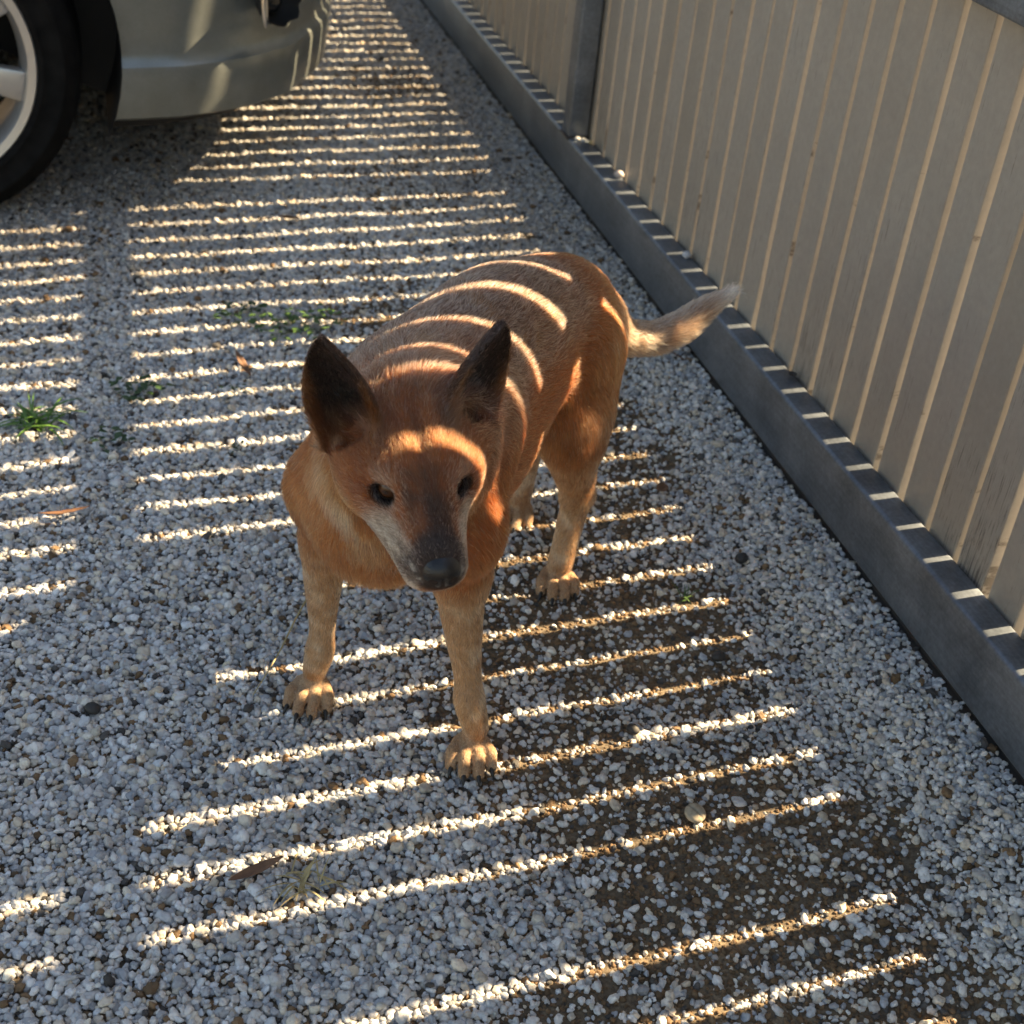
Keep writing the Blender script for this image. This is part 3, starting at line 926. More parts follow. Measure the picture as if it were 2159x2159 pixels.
# claws
CM = NM('claw_horn'); CM.b.inputs['Base Color'].default_value = (.014, .012, .011, 1); CM.set(Roughness=.38)
cbm = bmesh.new()
rings = []
for i, t in enumerate(np.linspace(0, 1, 6)):
    r_ = .0040 * (1 - t) ** .6 + .0007
    cx, cz = .0100 * t, -.0065 * t * t + .001
    rings.append([cbm.verts.new((cx + .0 * r_, r_ * .72 * math.cos(a), cz + r_ * math.sin(a))) for a in np.linspace(0, 2 * math.pi, 9)[:-1]])
for a_, b_ in zip(rings[:-1], rings[1:]):
    for q in range(8): cbm.faces.new((a_[q], a_[(q + 1) % 8], b_[(q + 1) % 8], b_[q]))
cbm.faces.new(rings[-1]); cbm.faces.new(rings[0][::-1])
cme = None
for (p, d) in CLAWS:
    if cme is None:
        o = bm_obj('claw', cbm, CM.mat, dog, True); cme = o.data
    else:
        o = bpy.data.objects.new('claw', cme); COL.objects.link(o); o.parent = dog
    mm = frame_mat((d[0], d[1], 0)) @ Matrix.Scale(.95, 4); mm.translation = Vector(p)
    o.matrix_local = mm
# ---- coat: short hairs lying along the body
def grow(nh, seed):
    rg = np.random.default_rng(seed)
    T = np.concatenate([BF[:, [0, 1, 2]], BF[:, [0, 2, 3]]])
    e1 = BV[T[:, 1]] - BV[T[:, 0]]; e2 = BV[T[:, 2]] - BV[T[:, 0]]
    ar = np.linalg.norm(np.cross(e1, e2), axis=1) * .5
    hw = Wt['head'] + Wt['muzzle'] + Wt['cheek'] + Wt['bridge'] + Wt['eye'] + Wt['ear'] + Wt['jaw']
    dens = 1 + 1.6 * hw + .5 * (Wt['leg'] + Wt['paw']) + .4 * Wt['tail']
    pr = ar * dens[T].mean(1); pr /= pr.sum()
    t = rg.choice(len(T), nh, p=pr)
    u = rg.random(nh); v_ = rg.random(nh); fl = u + v_ > 1; u[fl] = 1 - u[fl]; v_[fl] = 1 - v_[fl]
    w0 = 1 - u - v_
    def ip(Aq): return Aq[T[t, 0]] * w0.reshape(-1, *[1] * (Aq.ndim - 1)) + Aq[T[t, 1]] * u.reshape(-1, *[1] * (Aq.ndim - 1)) + Aq[T[t, 2]] * v_.reshape(-1, *[1] * (Aq.ndim - 1))
    P = ip(BV); Nn = ip(BN); Nn /= np.linalg.norm(Nn, axis=1)[:, None] + 1e-9
    F = ip(flowv); L = ip(bL); C = ip(bc); gr = ip(bg_)
    q = (P - HE) @ HM.T
    # no hair on the eyes, the nose and the claws' tips
    d_eye = np.minimum(*[np.linalg.norm(P - hd(.0165, s * .0325, .0022), axis=1) for s in (-1, 1)])
    d_nose = np.linalg.norm((q - A(.0990, 0, -.0150)) / A(1, 1.2, 1.1), axis=1)
    keep = (d_eye > .0105) & (d_nose > .0158)
    P, Nn, F, L, C, gr, q = [a[keep] for a in (P, Nn, F, L, C, gr, q)]
    n = len(P)
    # flow in the tangent plane with cowlicks
    cw = np.stack([n3(P, 34, 41), n3(P, 34, 43), n3(P, 34, 47)], 1) * .40 + np.stack([n3(P, 130, 51), n3(P, 130, 53), n3(P, 130, 57)], 1) * .38 + rg.normal(0, .16, (n, 3))
    F = F + cw
    F = F - Nn * (F * Nn).sum(1)[:, None]
    F /= np.linalg.norm(F, axis=1)[:, None] + 1e-6
    hwk = ip(hw)[keep]; tl = ip(Wt['tail'])[keep]; rf = ip(Wt['ruff'] + Wt['chest'])[keep]
    lift = .34 + .22 * tl + .10 * np.clip(rf, 0, 1) + rg.normal(0, .06, n)
    L = L * rg.uniform(.65, 1.2, n)
    # last hairs of the tail run on past its tip
    tip = np.clip((P @ A(0, 1, 0) - .125) / .045, 0, 1) * tl
    L = L * (1 + .10 * tip)
    K = 4
    s = np.linspace(0, 1, K)
    pts = P[:, None, :] + (L[:, None] * s)[:, :, None] * F[:, None, :] * .95 + (L[:, None] * lift[:, None] * (s - .45 * s * s)[None])[:, :, None] * Nn[:, None, :]
    pts[:, :, 2] -= (L * .08)[:, None] * (s ** 2)[None]
    # colour of each hair: banded coat, pale and dark ticking where grizzled
    k_ = rg.random(n)
    C = C * np.exp(rg.normal(0, .22, n))[:, None]
    white = k_ < gr * .36
    C[white] = C[white] * .35 + A(.72, .66, .60) * rg.uniform(.6, 1.1, (white.sum(), 1)) * .65
    dark = k_ > 1 - .10 - gr * .14
    C[dark] *= A(.42, .38, .36)
    cl = n3(P, 120, 91)                                   # locks
    C = C * (1 + .34 * cl)[:, None]
    rad = np.tile((.00017 * (1 - .72 * s ** 1.5))[None], (n, 1)) * rg.uniform(.75, 1.25, (n, 1)) * (1 - .25 * np.clip(hwk, 0, 1))[:, None]
    lum = np.clip(C.mean(1) / .5, 0, 1)[:, None]
    C = C * (A(.62, .45, .37) * (1 - lum) + A(.88, .82, .76) * lum)
    return pts, rad, np.clip(C, .006, .9)
NH = 330000
fp_, fr_, fc_ = grow(NH, 17)
NHr, K_ = fp_.shape[:2]
cv = bpy.data.hair_curves.new('fur')
cv.add_curves([K_] * NHr)
cv.position_data.foreach_set('vector', fp_.astype(np.float32).ravel())
ra = cv.attributes.get('radius') or cv.attributes.new('radius', 'FLOAT', 'POINT')
ra.data.foreach_set('value', fr_.astype(np.float32).ravel())
ta = cv.attributes.new('tint', 'FLOAT_COLOR', 'CURVE')
ta.data.foreach_set('color', np.concatenate([fc_, np.ones((NHr, 1))], 1).astype(np.float32).ravel())
FM = bpy.data.materials.new('dog_fur'); FM.use_nodes = True
nt = FM.node_tree; nt.nodes.clear()
fo = nt.nodes.new('ShaderNodeOutputMaterial')
fb = nt.nodes.new('ShaderNodeBsdfHairPrincipled')
fb.model = 'CHIANG'; fb.parametrization = 'COLOR'
fb.inputs['Roughness'].default_value = .38; fb.inputs['Radial Roughness'].default_value = .55
fa = nt.nodes.new('ShaderNodeAttribute'); fa.attribute_name = 'tint'
nt.links.new(fa.outputs['Color'], fb.inputs['Color']); nt.links.new(fb.outputs[0], fo.inputs['Surface'])
cv.materials.append(FM)
fur = bpy.data.objects.new('fur', cv); COL.objects.link(fur); fur.parent = dog

# whiskers
wr = random.Random(9)
wp = []
for s in (-1, 1):
    for i in range(6):
        a = hd(.060 + .007 * (i % 3) , s * (.026 - .002 * (i % 3)), -.024 - .006 * (i // 3))
        d = hv(.25 + wr.uniform(-.2, .3), s * 1.0, -.35 + wr.uniform(-.3, .2)); d = d / np.linalg.norm(d); Lw = wr.uniform(.018, .034)
        wp.append([a + d * Lw * t - A(0, 0, 1) * Lw * .25 * t * t for t in np.linspace(0, 1, 6)])
wp = np.array(wp)
wc = bpy.data.hair_curves.new('whiskers'); wc.add_curves([6] * len(wp))
wc.position_data.foreach_set('vector', wp.astype(np.float32).ravel())
wra = wc.attributes.get('radius') or wc.attributes.new('radius', 'FLOAT', 'POINT')
wra.data.foreach_set('value', np.tile(  .00015 * (1 - .8 * np.linspace(0, 1, 6)), len(wp)).astype(np.float32))
WMt = NM('whisker_hair'); WMt.b.inputs['Base Color'].default_value = (.16, .14, .12, 1); WMt.set(Roughness=.4)
wc.materials.append(WMt.mat)
wo_ = bpy.data.objects.new('whiskers', wc); COL.objects.link(wo_); wo_.parent = dog
# ================================================================ parked car, nose towards the gate
CAR_O = Vector((-.350, 3.525, -.018))              # below the front axle, on the car's centre line; car points along +x
car = empty('parked_car', CAR_O)
tag(car, 'silver grey car parked with its front wheel and bumper beside the gate', 'car')
M = NM('silver_paint')
v = M.coord('Object'); fl = M.noise(v, 900, 2, .5); du = M.noise(v, 7, 5, .65)
M.l(M.mix(1.0, M.ramp(fl, [(.3, (.20, .218, .206)), (.7, (.27, .29, .275))]), M.ramp(du, [(.35, (.84, .83, .80)), (.65, (1.05, 1.05, 1.05))]), 'MULTIPLY'), M.b.inputs['Base Color'])
M.l(M.ramp(du, [(.3, (.42, .42, .42)), (.7, (.30, .30, .30))]), M.b.inputs['Roughness'])
M.set(Metallic=.55); M.b.inputs['Coat Weight'].default_value = .5; M.b.inputs['Coat Roughness'].default_value = .12
paint = M.mat
def flat(name, col, rough, metal=0.0):
    M = NM(name); M.b.inputs['Base Color'].default_value = (*col, 1); M.set(Roughness=rough, Metallic=metal); return M.mat
black_plastic = flat('black_plastic', (.012, .012, .012), .6)
car_glass = flat('dark_car_glass', (.01, .012, .013), .06)
chrome = flat('bright_trim', (.62, .62, .60), .22, 1.0)
HT = [(0, 0), (.3, .012), (.51, .04), (.7, .10), (.806, .165), (.886, .23), (.94, .31), (.975, .40), (1.0, .56)]
def outline(inset, xf=.875, xr=-3.30, b=.875, n=44):
    """closed plan of the bodywork in car space, moved in by inset"""
    tt = np.concatenate([np.linspace(0, .8, 14), np.linspace(.83, .97, 10), np.linspace(.975, 1, 8)])
    ht = np.array(HT); k1 = np.interp(tt, ht[:, 0], ht[:, 1])
    # smooth the table
    k1 = np.convolve(np.concatenate([[k1[0]] * 2, k1, [k1[-1]] * 2]), [.1, .2, .4, .2, .1], 'valid')
    fx = xf - inset - k1; fy = (b - inset) * tt
    rx = xr + inset + k1 * .8; sx = np.linspace(fx[-1], rx[-1], 60)[1:-1]
    half = np.concatenate([np.stack([fx, fy], 1), np.stack([sx, np.full(58, b - inset)], 1), np.stack([rx[::-1], fy[::-1]], 1)])
    other = half[::-1].copy(); other[:, 1] *= -1
    return np.concatenate([half, other[1:-1]])
def loft(levels, cap=True):
    ver = []; fac = []
    n = None
    for z, ins, dx in levels:
        o = outline(ins); n = len(o)
        ver += [(p[0] + dx, p[1], z) for p in o]
    for j in range(len(levels) - 1):
        for q in range(n):
            fac.append((j * n + q, (j + 1) * n + q, (j + 1) * n + (q + 1) % n, j * n + (q + 1) % n))
    if cap:
        fac.append(tuple(range(n))); fac.append(tuple(range(len(levels) * n - 1, (len(levels) - 1) * n - 1, -1)))
    return ver, fac
lv = [(.198, .045, 0), (.200, .014, 0), (.206, .006, 0), (.24, .001, 0), (.292, -.003, 0), (.304, -.001, 0), (.312, .006, 0), (.325, .0095, 0), (.36, .009, 0), (.44, .004, 0), (.52, .0, 0),
      (.60, .004, 0), (.66, .018, 0), (.71, .05, -.02), (.75, .12, -.05), (.79, .24, -.09), (.82, .40, -.12)]
ver, fac = loft(lv)
bodyo = mesh_obj('body', ver, fac, paint, car)
bm = bmesh.new(); bm.from_mesh(bodyo.data); bmesh.ops.recalc_face_normals(bm, faces=bm.faces); bm.to_mesh(bodyo.data); bm.free()
def cut(target, cutter):
    md = target.modifiers.new('cut', 'BOOLEAN'); md.operation = 'DIFFERENCE'; md.object = cutter; md.solver = 'EXACT'
    dg = bpy.context.evaluated_depsgraph_get()
    me = bpy.data.meshes.new_from_object(target.evaluated_get(dg))
    target.modifiers.remove(md); old = target.data; target.data = me
    bpy.data.meshes.remove(old); me_c = cutter.data; bpy.data.objects.remove(cutter); bpy.data.meshes.remove(me_c)
WZ = .312
for wx in (0.0, -2.62):
    bm = bmesh.new()
    bmesh.ops.create_cone(bm, cap_ends=True, segments=64, radius1=.384, radius2=.384, depth=3, matrix=Matrix.Translation((wx, 0, WZ + .015)) @ Matrix.Rotation(R(90), 4, 'X'))
    c_ = bm_obj('cutter', bm, None, car)
    bpy.context.view_layer.update(); cut(bodyo, c_)
# fog lamp pocket
FOG = Vector((.690, -.805, .412))
fn = Vector((.55, -.80, .04)).normalized()
fmx = frame_mat(fn); fmx.translation = FOG
bm = bmesh.new(); bmesh.ops.create_icosphere(bm, subdivisions=4, radius=1)
for v_ in bm.verts: v_.co = Vector((v_.co.x * .060, v_.co.y * .050, v_.co.z * .046))
bmesh.ops.transform(bm, matrix=fmx, verts=bm.verts)
c_ = bm_obj('cutter', bm, None, car); bpy.context.view_layer.update(); cut(bodyo, c_)
smooth_by_angle(bodyo, 32)
bm = bmesh.new(); bmesh.ops.create_icosphere(bm, subdivisions=3, radius=1)
for v_ in bm.verts: v_.co = Vector((v_.co.x * .0585, v_.co.y * .0488, v_.co.z * .0448))
bmesh.ops.delete(bm, geom=[v_ for v_ in bm.verts if v_.co.x > .004], context='VERTS')
bmesh.ops.transform(bm, matrix=fmx, verts=bm.verts)
pocket = bm_obj('fog_lamp_pocket', bm, black_plastic, car, True)
bm = bmesh.new(); bmesh.ops.create_uvsphere(bm, u_segments=24, v_segments=12, radius=.022)
for v_ in bm.verts: v_.co.x = v_.co.x * .35 - .028
bmesh.ops.transform(bm, matrix=fmx, verts=bm.verts)
bm_obj('lamp', bm, car_glass, pocket, True)
# silver fin beside the pocket
bm = bmesh.new(); bmesh.ops.create_icosphere(bm, subdivisions=3, radius=1)
for v_ in bm.verts: v_.co = Vector((v_.co.x * .006 + .004, v_.co.y * .007 - .050, v_.co.z * .040))
bmesh.ops.transform(bm, matrix=fmx, verts=bm.verts)
bm_obj('lamp_trim', bm, chrome, car, True)
# underbody, black lower lip, wheel-well liners
ver, fac = loft([(.165, .10, 0), (.168, .065, 0), (.199, .050, 0), (.215, .06, 0)])
lip = mesh_obj('lower_lip', ver, fac, black_plastic, car)
bm = bmesh.new(); bm.from_mesh(lip.data); bmesh.ops.recalc_face_normals(bm, faces=bm.faces); bm.to_mesh(lip.data); bm.free()
for wx in (0.0, -2.62):
    bm = bmesh.new()
    bmesh.ops.create_cone(bm, cap_ends=True, segments=48, radius1=.390, radius2=.390, depth=3, matrix=Matrix.Translation((wx, 0, WZ + .015)) @ Matrix.Rotation(R(90), 4, 'X'))
    c_ = bm_obj('cutter', bm, None, car); bpy.context.view_layer.update(); cut(lip, c_)
    for sy in (-1, 1):
        ver = []; fac = []
        for i, a in enumerate(np.linspace(R(-24), R(204), 40)):
            for rr_, yy in ((.3825, .868), (.3825, .60), (.10, .60)):
                ver.append((wx + rr_ * math.cos(a), sy * yy, WZ + .015 + rr_ * math.sin(a)))
        for i in range(39):
            for q in range(2): fac.append((i * 3 + q, i * 3 + q + 1, i * 3 + q + 4, i * 3 + q + 3))
        mesh_obj('wheel_arch_liner', ver, fac, black_plastic, car)
# cabin glass and roof
def cabin(z0, z1, i0, i1, name, mat, xa0, xb0, xa1, xb1):
    ver = []
    for z, xa, xb, w in ((z0, xa0, xb0, i0), (z1, xa1, xb1, i1)):
        for k_ in range(32):
            a = 2 * math.pi * k_ / 32
            cx, sx = math.cos(a), math.sin(a)
            px = (xa + xb) / 2 + (xa - xb) / 2 * math.copysign(abs(cx) ** .45, cx)
            py = w * math.copysign(abs(sx) ** .45, sx)
            ver.append((px, py, z))
    fac = [(k_, (k_ + 1) % 32, 32 + (k_ + 1) % 32, 32 + k_) for k_ in range(32)] + [tuple(range(31, -1, -1)), tuple(range(32, 64))]
    return mesh_obj(name, ver, fac, mat, car)
cabin(.80, 1.30, .74, .58, 'window_glass', car_glass, -.55, -2.95, -1.15, -2.55)
cabin(1.302, 1.40, .585, .45, 'roof', paint, -1.12, -2.58, -1.35, -2.4)
bmh = bmesh.new(); bmesh.ops.create_icosphere(bmh, subdivisions=3, radius=1)
for sy in (-1, 1):
    b2 = bmesh.new(); bmesh.ops.create_icosphere(b2, subdivisions=3, radius=1)
    for v_ in b2.verts: v_.co = Vector((.66 + v_.co.x * .16, sy * (.66 + v_.co.y * .15), .655 + v_.co.z * .055))
    bm_obj('headlight', b2, car_glass, car, True)
bmh.free()
# wheels
tyre_mat = NM('tyre_rubber'); tv = tyre_mat.coord('Object'); tn = tyre_mat.noise(tv, 30, 4)
tyre_mat.l(tyre_mat.ramp(tn, [(.3, (.004, .004, .004)), (.7, (.010, .010, .010))]), tyre_mat.b.inputs['Base Color']); tyre_mat.set(Roughness=.9); tyre_mat.b.inputs['Specular IOR Level'].default_value = .15; tyre_mat = tyre_mat.mat
alloy = flat('alloy_rim', (.52, .52, .51), .33, .75)
def lathe(prof, seg=72):
    ver = []; fac = []; n = len(prof)
    for i in range(seg):
        a = 2 * math.pi * i / seg
        ver += [(r_ * math.cos(a), y_, r_ * math.sin(a)) for r_, y_ in prof]
    for i in range(seg):
        j = (i + 1) % seg
        for q in range(n - 1): fac.append((i * n + q, i * n + q + 1, j * n + q + 1, j * n + q))
    return ver, fac
tv_, tf_ = lathe([(.226, -.085), (.234, -.098), (.240, -.1015), (.242, -.1045), (.246, -.1045), (.248, -.1025), (.262, -.1055), (.276, -.1045), (.278, -.1065), (.283, -.1060), (.285, -.1030), (.300, -.092), (.309, -.080), (.312, -.060), (.306, -.058), (.306, -.052), (.312, -.050), (.312, -.012), (.306, -.010), (.306, .010), (.312, .012),
                  (.312, .050), (.306, .052), (.306, .058), (.312, .060), (.309, .080), (.300, .092), (.282, .103), (.255, .105), (.234, .098), (.226, .085)])
rv_, rf_ = lathe([(.228, .084), (.228, -.080), (.236, -.094), (.231, -.099), (.217, -.096), (.206, -.080), (.200, -.045), (.198, .06)])
first = None
for wx in (0.0, -2.62):
    for sy in (-1, 1):
        w = empty('wheel'); w.parent = car; w.location = (wx, sy * .765, WZ); w.rotation_euler = (0, R(13), 0 if sy < 0 else math.pi)
        if first is None:
            t_ = mesh_obj('tyre', tv_, tf_, tyre_mat, w, True)
            bm = bmesh.new(); me_ = bpy.data.meshes.new('tmp'); me_.from_pydata(rv_, [], rf_); bm.from_mesh(me_); bpy.data.meshes.remove(me_)
            bmesh.ops.create_cone(bm, cap_ends=True, segments=32, radius1=.052, radius2=.045, depth=.03, matrix=Matrix.Translation((0, -.062, 0)) @ Matrix.Rotation(R(90), 4, 'X'))
            for k_ in range(8):
                sp = bmesh.new(); bmesh.ops.create_cube(sp, size=1)
                for v_ in sp.verts:
                    o_ = v_.co.x > 0
                    v_.co = Vector((.213 if o_ else .03, (-.078 if o_ else -.068) + (-.014 if v_.co.y < 0 else .014), (.030 if o_ else .018) * (1 if v_.co.z > 0 else -1)))
                bmesh.ops.bevel(sp, geom=list(sp.edges), offset=.007, segments=2, affect='EDGES', profile=.5)
                bmesh.ops.transform(sp, matrix=Matrix.Rotation(2 * math.pi * k_ / 8, 4, 'Y'), verts=sp.verts)
                me_ = bpy.data.meshes.new('tmp'); sp.to_mesh(me_); sp.free(); bm.from_mesh(me_); bpy.data.meshes.remove(me_)
            r_ = bm_obj('rim', bm, alloy, w); smooth_by_angle(r_, 35)
            bm = bmesh.new(); bmesh.ops.create_cone(bm, cap_ends=True, segments=40, radius1=.150, radius2=.150, depth=.02, matrix=Matrix.Translation((0, -.01, 0)) @ Matrix.Rotation(R(90), 4, 'X'))
            d_ = bm_obj('brake_disc', bm, flat('brake_iron', (.05, .045, .04), .5, .6), w)
            first = (t_, r_, d_)
        else:
            for src in first:
                o_ = src.copy(); COL.objects.link(o_); o_.parent = w
# ================================================================ weeds, leaves, twigs and odd stones
def gz(x, y): return float(ground_z(np.array([x]), np.array([y]))[0])
def leaf_mat(name, c0, c1, rough=.6, trans=0.0):
    M = NM(name); v = M.coord('Object'); n1 = M.noise(v, 60, 4, .6)
    M.l(M.ramp(n1, [(.3, c0), (.7, c1)]), M.b.inputs['Base Color']); M.set(Roughness=rough)
    if trans: M.b.inputs['Subsurface Weight'].default_value = trans; M.b.inputs['Subsurface Radius'].default_value = (.004, .006, .002)
    return M.mat
green = leaf_mat('weed_green', (.035, .085, .018), (.085, .155, .035), .5, .25)
dkgreen = leaf_mat('weed_dark_green', (.022, .055, .016), (.05, .10, .03), .5, .2)
dry = leaf_mat('dry_straw', (.36, .27, .12), (.52, .41, .20), .6)
brownleaf = leaf_mat('dry_leaf', (.12, .055, .028), (.22, .11, .055), .6)
def blade(bm, base, d, length, width, droop, seg=5, fold=.25):
    d = Vector(d).normalized(); side = d.cross(Vector((0, 0, 1)))
    if side.length < .01: side = Vector((1, 0, 0))
    side.normalize(); prev = None; p = Vector(base); dirv = d.copy()
    for i in range(seg + 1):
        t = i / seg
        w = width * (1 - t) ** .7 * (.6 + .8 * min(t * 3, 1)) * .5 + .0001
        mid_ = bm.verts.new(p - Vector((0, 0, fold * w))); a = bm.verts.new(p + side * w); b = bm.verts.new(p - side * w)
        if prev:
            bm.faces.new((prev[0], prev[1], mid_, a)) ; bm.faces.new((prev[1], prev[2], b, mid_))
        prev = (a, mid_, b)
        dirv = (dirv + Vector((0, 0, -droop / seg))).normalized(); p = p + dirv * (length / seg)
def grass_clump(x, y, n, L, spread, mat, label, seed, wid=.0035):
    rr = random.Random(seed); z = gz(x, y)
    z += .010
    t = empty('grass_clump', (x, y, z)); tag(t, label, 'grass')
    for k_ in range(n):
        bm = bmesh.new(); a = rr.uniform(0, 6.28); up = rr.uniform(.35, 1.3)
        blade(bm, (rr.uniform(-spread, spread) * .4, rr.uniform(-spread, spread) * .4, .002), (math.cos(a), math.sin(a), up), L * rr.uniform(.5, 1.1), wid * rr.uniform(.7, 1.2), rr.uniform(.6, 1.6))
        bm_obj('blade', bm, mat, t, True)
    return t
def weed(x, y, n, r, mat, label, seed, leaf=.013):
    """a low rosette of small oval leaves on creeping stems"""
    rr = random.Random(seed); z = gz(x, y)
    t = empty('weed', (x, y, z)); tag(t, label, 'weed')
    for k_ in range(n):
        a = rr.uniform(0, 6.28); d_ = r * math.sqrt(rr.random()); cx, cy = d_ * math.cos(a), d_ * math.sin(a) * .7
        h = rr.uniform(.016, .032)
        bm = bmesh.new(); a2 = rr.uniform(0, 6.28); L = leaf * rr.uniform(.6, 1.3)
        u = Vector((math.cos(a2), math.sin(a2), rr.uniform(-.2, .5))).normalized(); s_ = u.cross(Vector((0, 0, 1))).normalized()
        rows = []
        for i in range(6):
            t_ = i / 5; w = L * .36 * math.sin(math.pi * min(.97, .06 + t_)) + .0002
            c_ = Vector((cx, cy, h)) + u * (L * t_) + Vector((0, 0, -.25 * L * t_ * t_))
            rows.append((bm.verts.new(c_ + s_ * w + Vector((0, 0, .12 * w))), bm.verts.new(c_), bm.verts.new(c_ - s_ * w + Vector((0, 0, .12 * w)))))
        for p_, q_ in zip(rows[:-1], rows[1:]):
            bm.faces.new((p_[0], p_[1], q_[1], q_[0])); bm.faces.new((p_[1], p_[2], q_[2], q_[1]))
        bm_obj('leaf', bm, mat, t, True)
    bm = bmesh.new()
    for k_ in range(max(4, n // 5)):
        a = rr.uniform(0, 6.28); blade(bm, (0, 0, .004), (math.cos(a), math.sin(a) * .7, .3), r * rr.uniform(.5, 1), .0016, .5)
    bm_obj('stem', bm, mat, t, True)
    return t
grass_clump(-.140, 1.895, 44, .070, .06, leaf_mat('fresh_grass', (.06, .15, .022), (.13, .25, .045), .5, .25), 'bright green grass clump at the left of the gravel', 3, .0045)
weed(.010, 1.975, 34, .048, dkgreen, 'dark green weed to the right of the bright grass clump', 4)
weed(-.040, 1.825, 16, .034, dkgreen, 'sparse green weed seedling in front of the dark green weed', 5)
weed(.290, 2.165, 80, .085, green, 'spreading low green weed behind the dog, nearest its right ear', 6)
weed(.195, 2.205, 34, .045, dkgreen, 'small weed at the left end of the spreading green weed', 12)
grass_clump(.711, 1.351, 9, .030, .02, green, 'tiny grass sprig right of the hind paw', 7, .002)
weed(.159, 1.947, 14, .022, dkgreen, 'tiny green seedling left of the right ear', 8, .007)
weed(.149, 1.788, 14, .022, dkgreen, 'tiny green seedling left of the shoulder', 9, .007)
grass_clump(.137, .961, 24, .042, .04, dry, 'golden dry grass tuft in front of the dog', 10, .0022)
def dry_leaf(x, y, L, W_, rz, tilt, label, seed, curl=.3, mat=None):
    rr = random.Random(seed); ver = []; fac = []; n = 9
    for i in range(n + 1):
        t = i / n; w = W_ * .5 * math.sin(math.pi * min(.985, t * .97 + .015)) ** .8
        z = curl * L * (t - .5) ** 2 + rr.uniform(-.0006, .0006)
        for s in (-1, -.5, 0, .5, 1): ver.append((L * (t - .5), s * w, z + abs(s) * w * .45))
    for i in range(n):
        for q in range(4): fac.append((i * 5 + q, (i + 1) * 5 + q, (i + 1) * 5 + q + 1, i * 5 + q + 1))
    o = mesh_obj('dry_leaf', ver, fac, mat or brownleaf, None, True)
    o.rotation_euler = (rr.uniform(-.3, .3), tilt, rz); o.location = (x, y, gz(x, y) + .016)
    sm = o.modifiers.new('thickness', 'SOLIDIFY'); sm.thickness = .0006
    tag(o, label, 'leaf'); return o
dry_leaf(.183, 2.035, .060, .014, 1.9, -.35, 'long red brown dry leaf above the tiny seedlings', 1)
dry_leaf(.335, 2.613, .055, .016, .5, .3, 'red brown dry leaf lying near the car bumper', 2)
dry_leaf(.088, .984, .060, .011, .25, -.12, 'long brown dry leaf beside the golden dry grass tuft', 3)
dry_leaf(.766, 1.598, .036, .018, .8, .2, 'rust brown leaf scrap between the dog and the gate', 5)
dry_leaf(-.100, 1.651, .070, .010, .2, .05, 'thin dry brown leaf at the left between light stripes', 6)
def stick(name, pts, r0, r1, mat, label, cat):
    bm = bmesh.new(); rings = []
    for i, p in enumerate(pts):
        t = i / (len(pts) - 1); r_ = r0 + (r1 - r0) * t
        a = Vector(pts[min(i + 1, len(pts) - 1)]) - Vector(pts[max(i - 1, 0)]); mm_ = a.to_track_quat('Z', 'Y').to_matrix()
        rings.append([bm.verts.new(Vector(p) + mm_ @ Vector((r_ * math.cos(q), r_ * math.sin(q), 0))) for q in np.linspace(0, 2 * math.pi, 7)[:-1]])
    for a_, b_ in zip(rings[:-1], rings[1:]):
        for q in range(6): bm.faces.new((a_[q], a_[(q + 1) % 6], b_[(q + 1) % 6], b_[q]))
    bm.faces.new(rings[0][::-1]); bm.faces.new(rings[-1])
    o = bm_obj(name, bm, mat, None, True); tag(o, label, cat); return o
def on(x, y, h): return (x, y, gz(x, y) + h)
stick('straw', [on(.206, 1.415, .030), on(.180, 1.368, .026), on(.158, 1.325, .021), on(.140, 1.292, .019), on(.114, 1.250, .016)], .0016, .0007, dry, 'long pale straw stalk leaning behind the front paw', 'straw')
twig_mat = leaf_mat('twig_bark', (.09, .045, .028), (.16, .08, .05), .8)
stick('twig', [on(.880, 2.010, .022), on(.900, 1.985, .020), on(.918, 1.970, .022), on(.935, 1.945, .018)], .0022, .0011, twig_mat, 'thin reddish twig on the gravel against the gate', 'twig')
stick('straw', [on(.905, 2.040, .018), on(.922, 2.010, .020), on(.938, 1.985, .016)], .0011, .0006, dry, 'short pale straw beside the twig against the gate', 'straw')
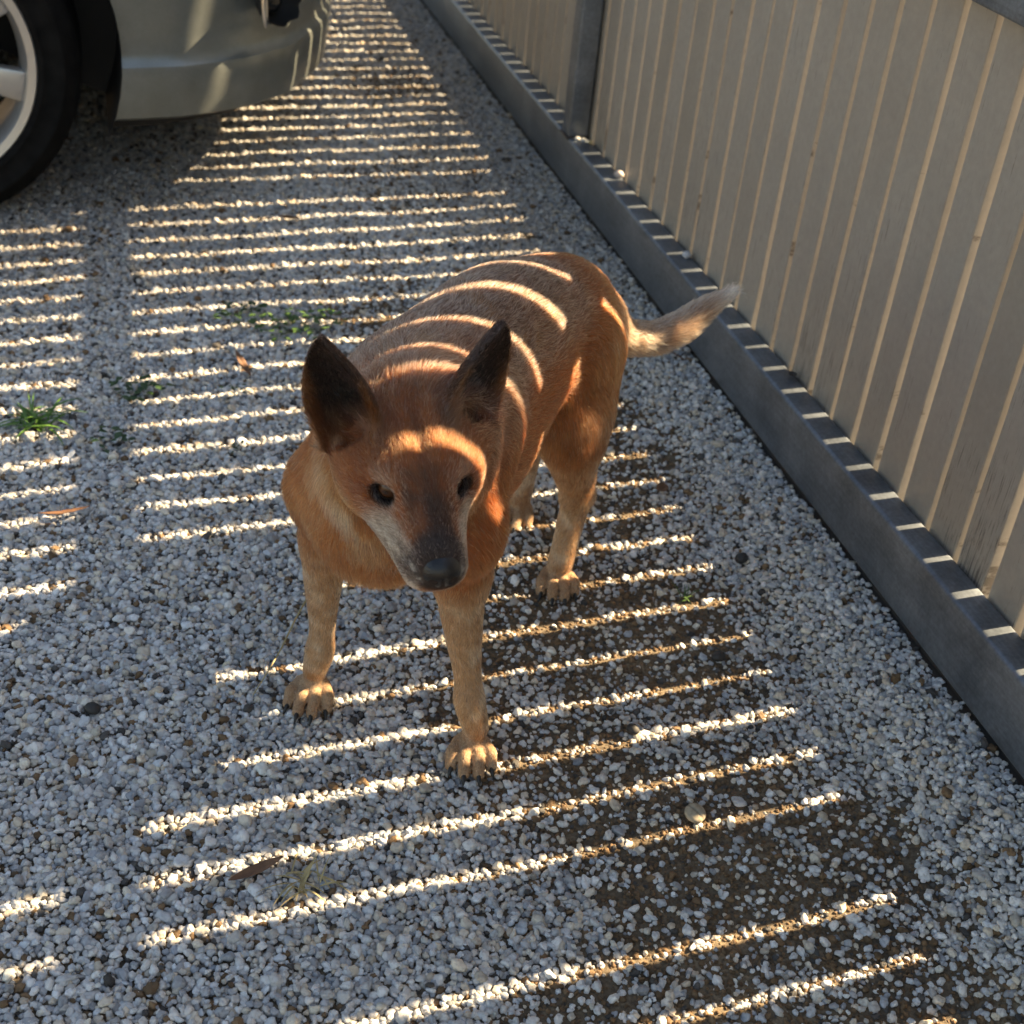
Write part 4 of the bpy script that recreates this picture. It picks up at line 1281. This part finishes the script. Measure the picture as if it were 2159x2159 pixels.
# odd stones
def stone(x, y, z, r, col, label, seed, flatn=.6, sy=.85, name='stone'):
    rr = np.random.default_rng(seed)
    bm = bmesh.new(); bmesh.ops.create_icosphere(bm, subdivisions=3, radius=1)
    co = np.array([v_.co[:] for v_ in bm.verts]); o3 = rr.random(3) * 30
    dsp = 1 + .16 * n3(co + o3, 1.3, seed) + .07 * n3(co + o3, 3.1, seed + 5)
    for v_, d_ in zip(bm.verts, dsp): v_.co = Vector((v_.co.x * r * d_, v_.co.y * r * sy * d_, v_.co.z * r * flatn * d_))
    bmesh.ops.rotate(bm, cent=(0, 0, 0), matrix=Matrix.Rotation(rr.uniform(0, 6.28), 3, 'Z'), verts=bm.verts)
    M = NM('stone_' + str(seed)); v = M.coord('Object'); n1 = M.noise(v, 180, 4, .6)
    M.l(M.ramp(n1, [(.3, tuple(c_ * .75 for c_ in col)), (.7, col)]), M.b.inputs['Base Color']); M.set(Roughness=.6)
    o = bm_obj(name, bm, M.mat, None, True); o.location = (x, y, z + r * flatn * .85); tag(o, label, 'stone'); return o
stone(.999, 2.152, .1045, .0115, (.62, .62, .62), 'flat white pebble on the steel rail, largest of those there', 61, .5, .75)
stone(1.001, 2.545, .1045, .0105, (.62, .52, .46), 'pinkish pebble on the rail between the stile and the flat white pebble', 62, .8, .9)
stone(.979, 2.762, .1045, .0070, (.66, .64, .60), 'small white pebble at the foot of the steel stile', 63, .7)
stone(.990, 2.755, .1045, .0062, (.60, .60, .58), 'second small pebble beside the foot of the stile', 64, .7)
stone(1.003, 2.742, .1045, .0058, (.66, .50, .26), 'tiny yellowish pebble nearest the boards by the stile', 65, .8)
dl = dry_leaf(1.001, 1.695, .024, .013, 1.4, .2, 'dark curled leaf scrap on the steel rail by the boards', 66, .5, leaf_mat('dark_leaf', (.02, .018, .016), (.05, .042, .036), .6)); dl.location.z = .1095
# a round seed-case with a groove across it
bm = bmesh.new(); bmesh.ops.create_uvsphere(bm, u_segments=40, v_segments=20, radius=1)
for v_ in bm.verts:
    x, y, z = v_.co
    g_ = math.exp(-(x / .07) ** 2) * .0022 if z > 0 else 0
    v_.co = Vector((x * .0125, y * .0125, z * .0062 - g_))
M = NM('seed_case'); v = M.coord('Object'); n1 = M.noise(v, 200, 4, .6)
M.l(M.ramp(n1, [(.3, (.30, .24, .16)), (.7, (.44, .37, .27))]), M.b.inputs['Base Color']); M.set(Roughness=.7)
o = bm_obj('seed_case', bm, M.mat, None, True); o.location = (.582, .98, gz(.582, .98) + .010); o.rotation_euler = (.25, -.1, .5)
tag(o, 'round flat tan seed case with a groove across its middle', 'seed')
for (x, y, r_, lb, sd) in ((.824, 1.421, .010, 'black clod on the gravel nearest the gate', 81), (.711, 1.229, .010, 'dark grey stone among the pebbles right of the front paw', 82), (.555, 1.12, .009, 'dark stone on the bare soil just right of the front paw', 83), (-.071, 1.262, .009, 'black stone on the open gravel at the left', 84)):
    stone(x, y, gz(x, y) + .006, r_, (.035, .032, .030), lb, sd, .7)
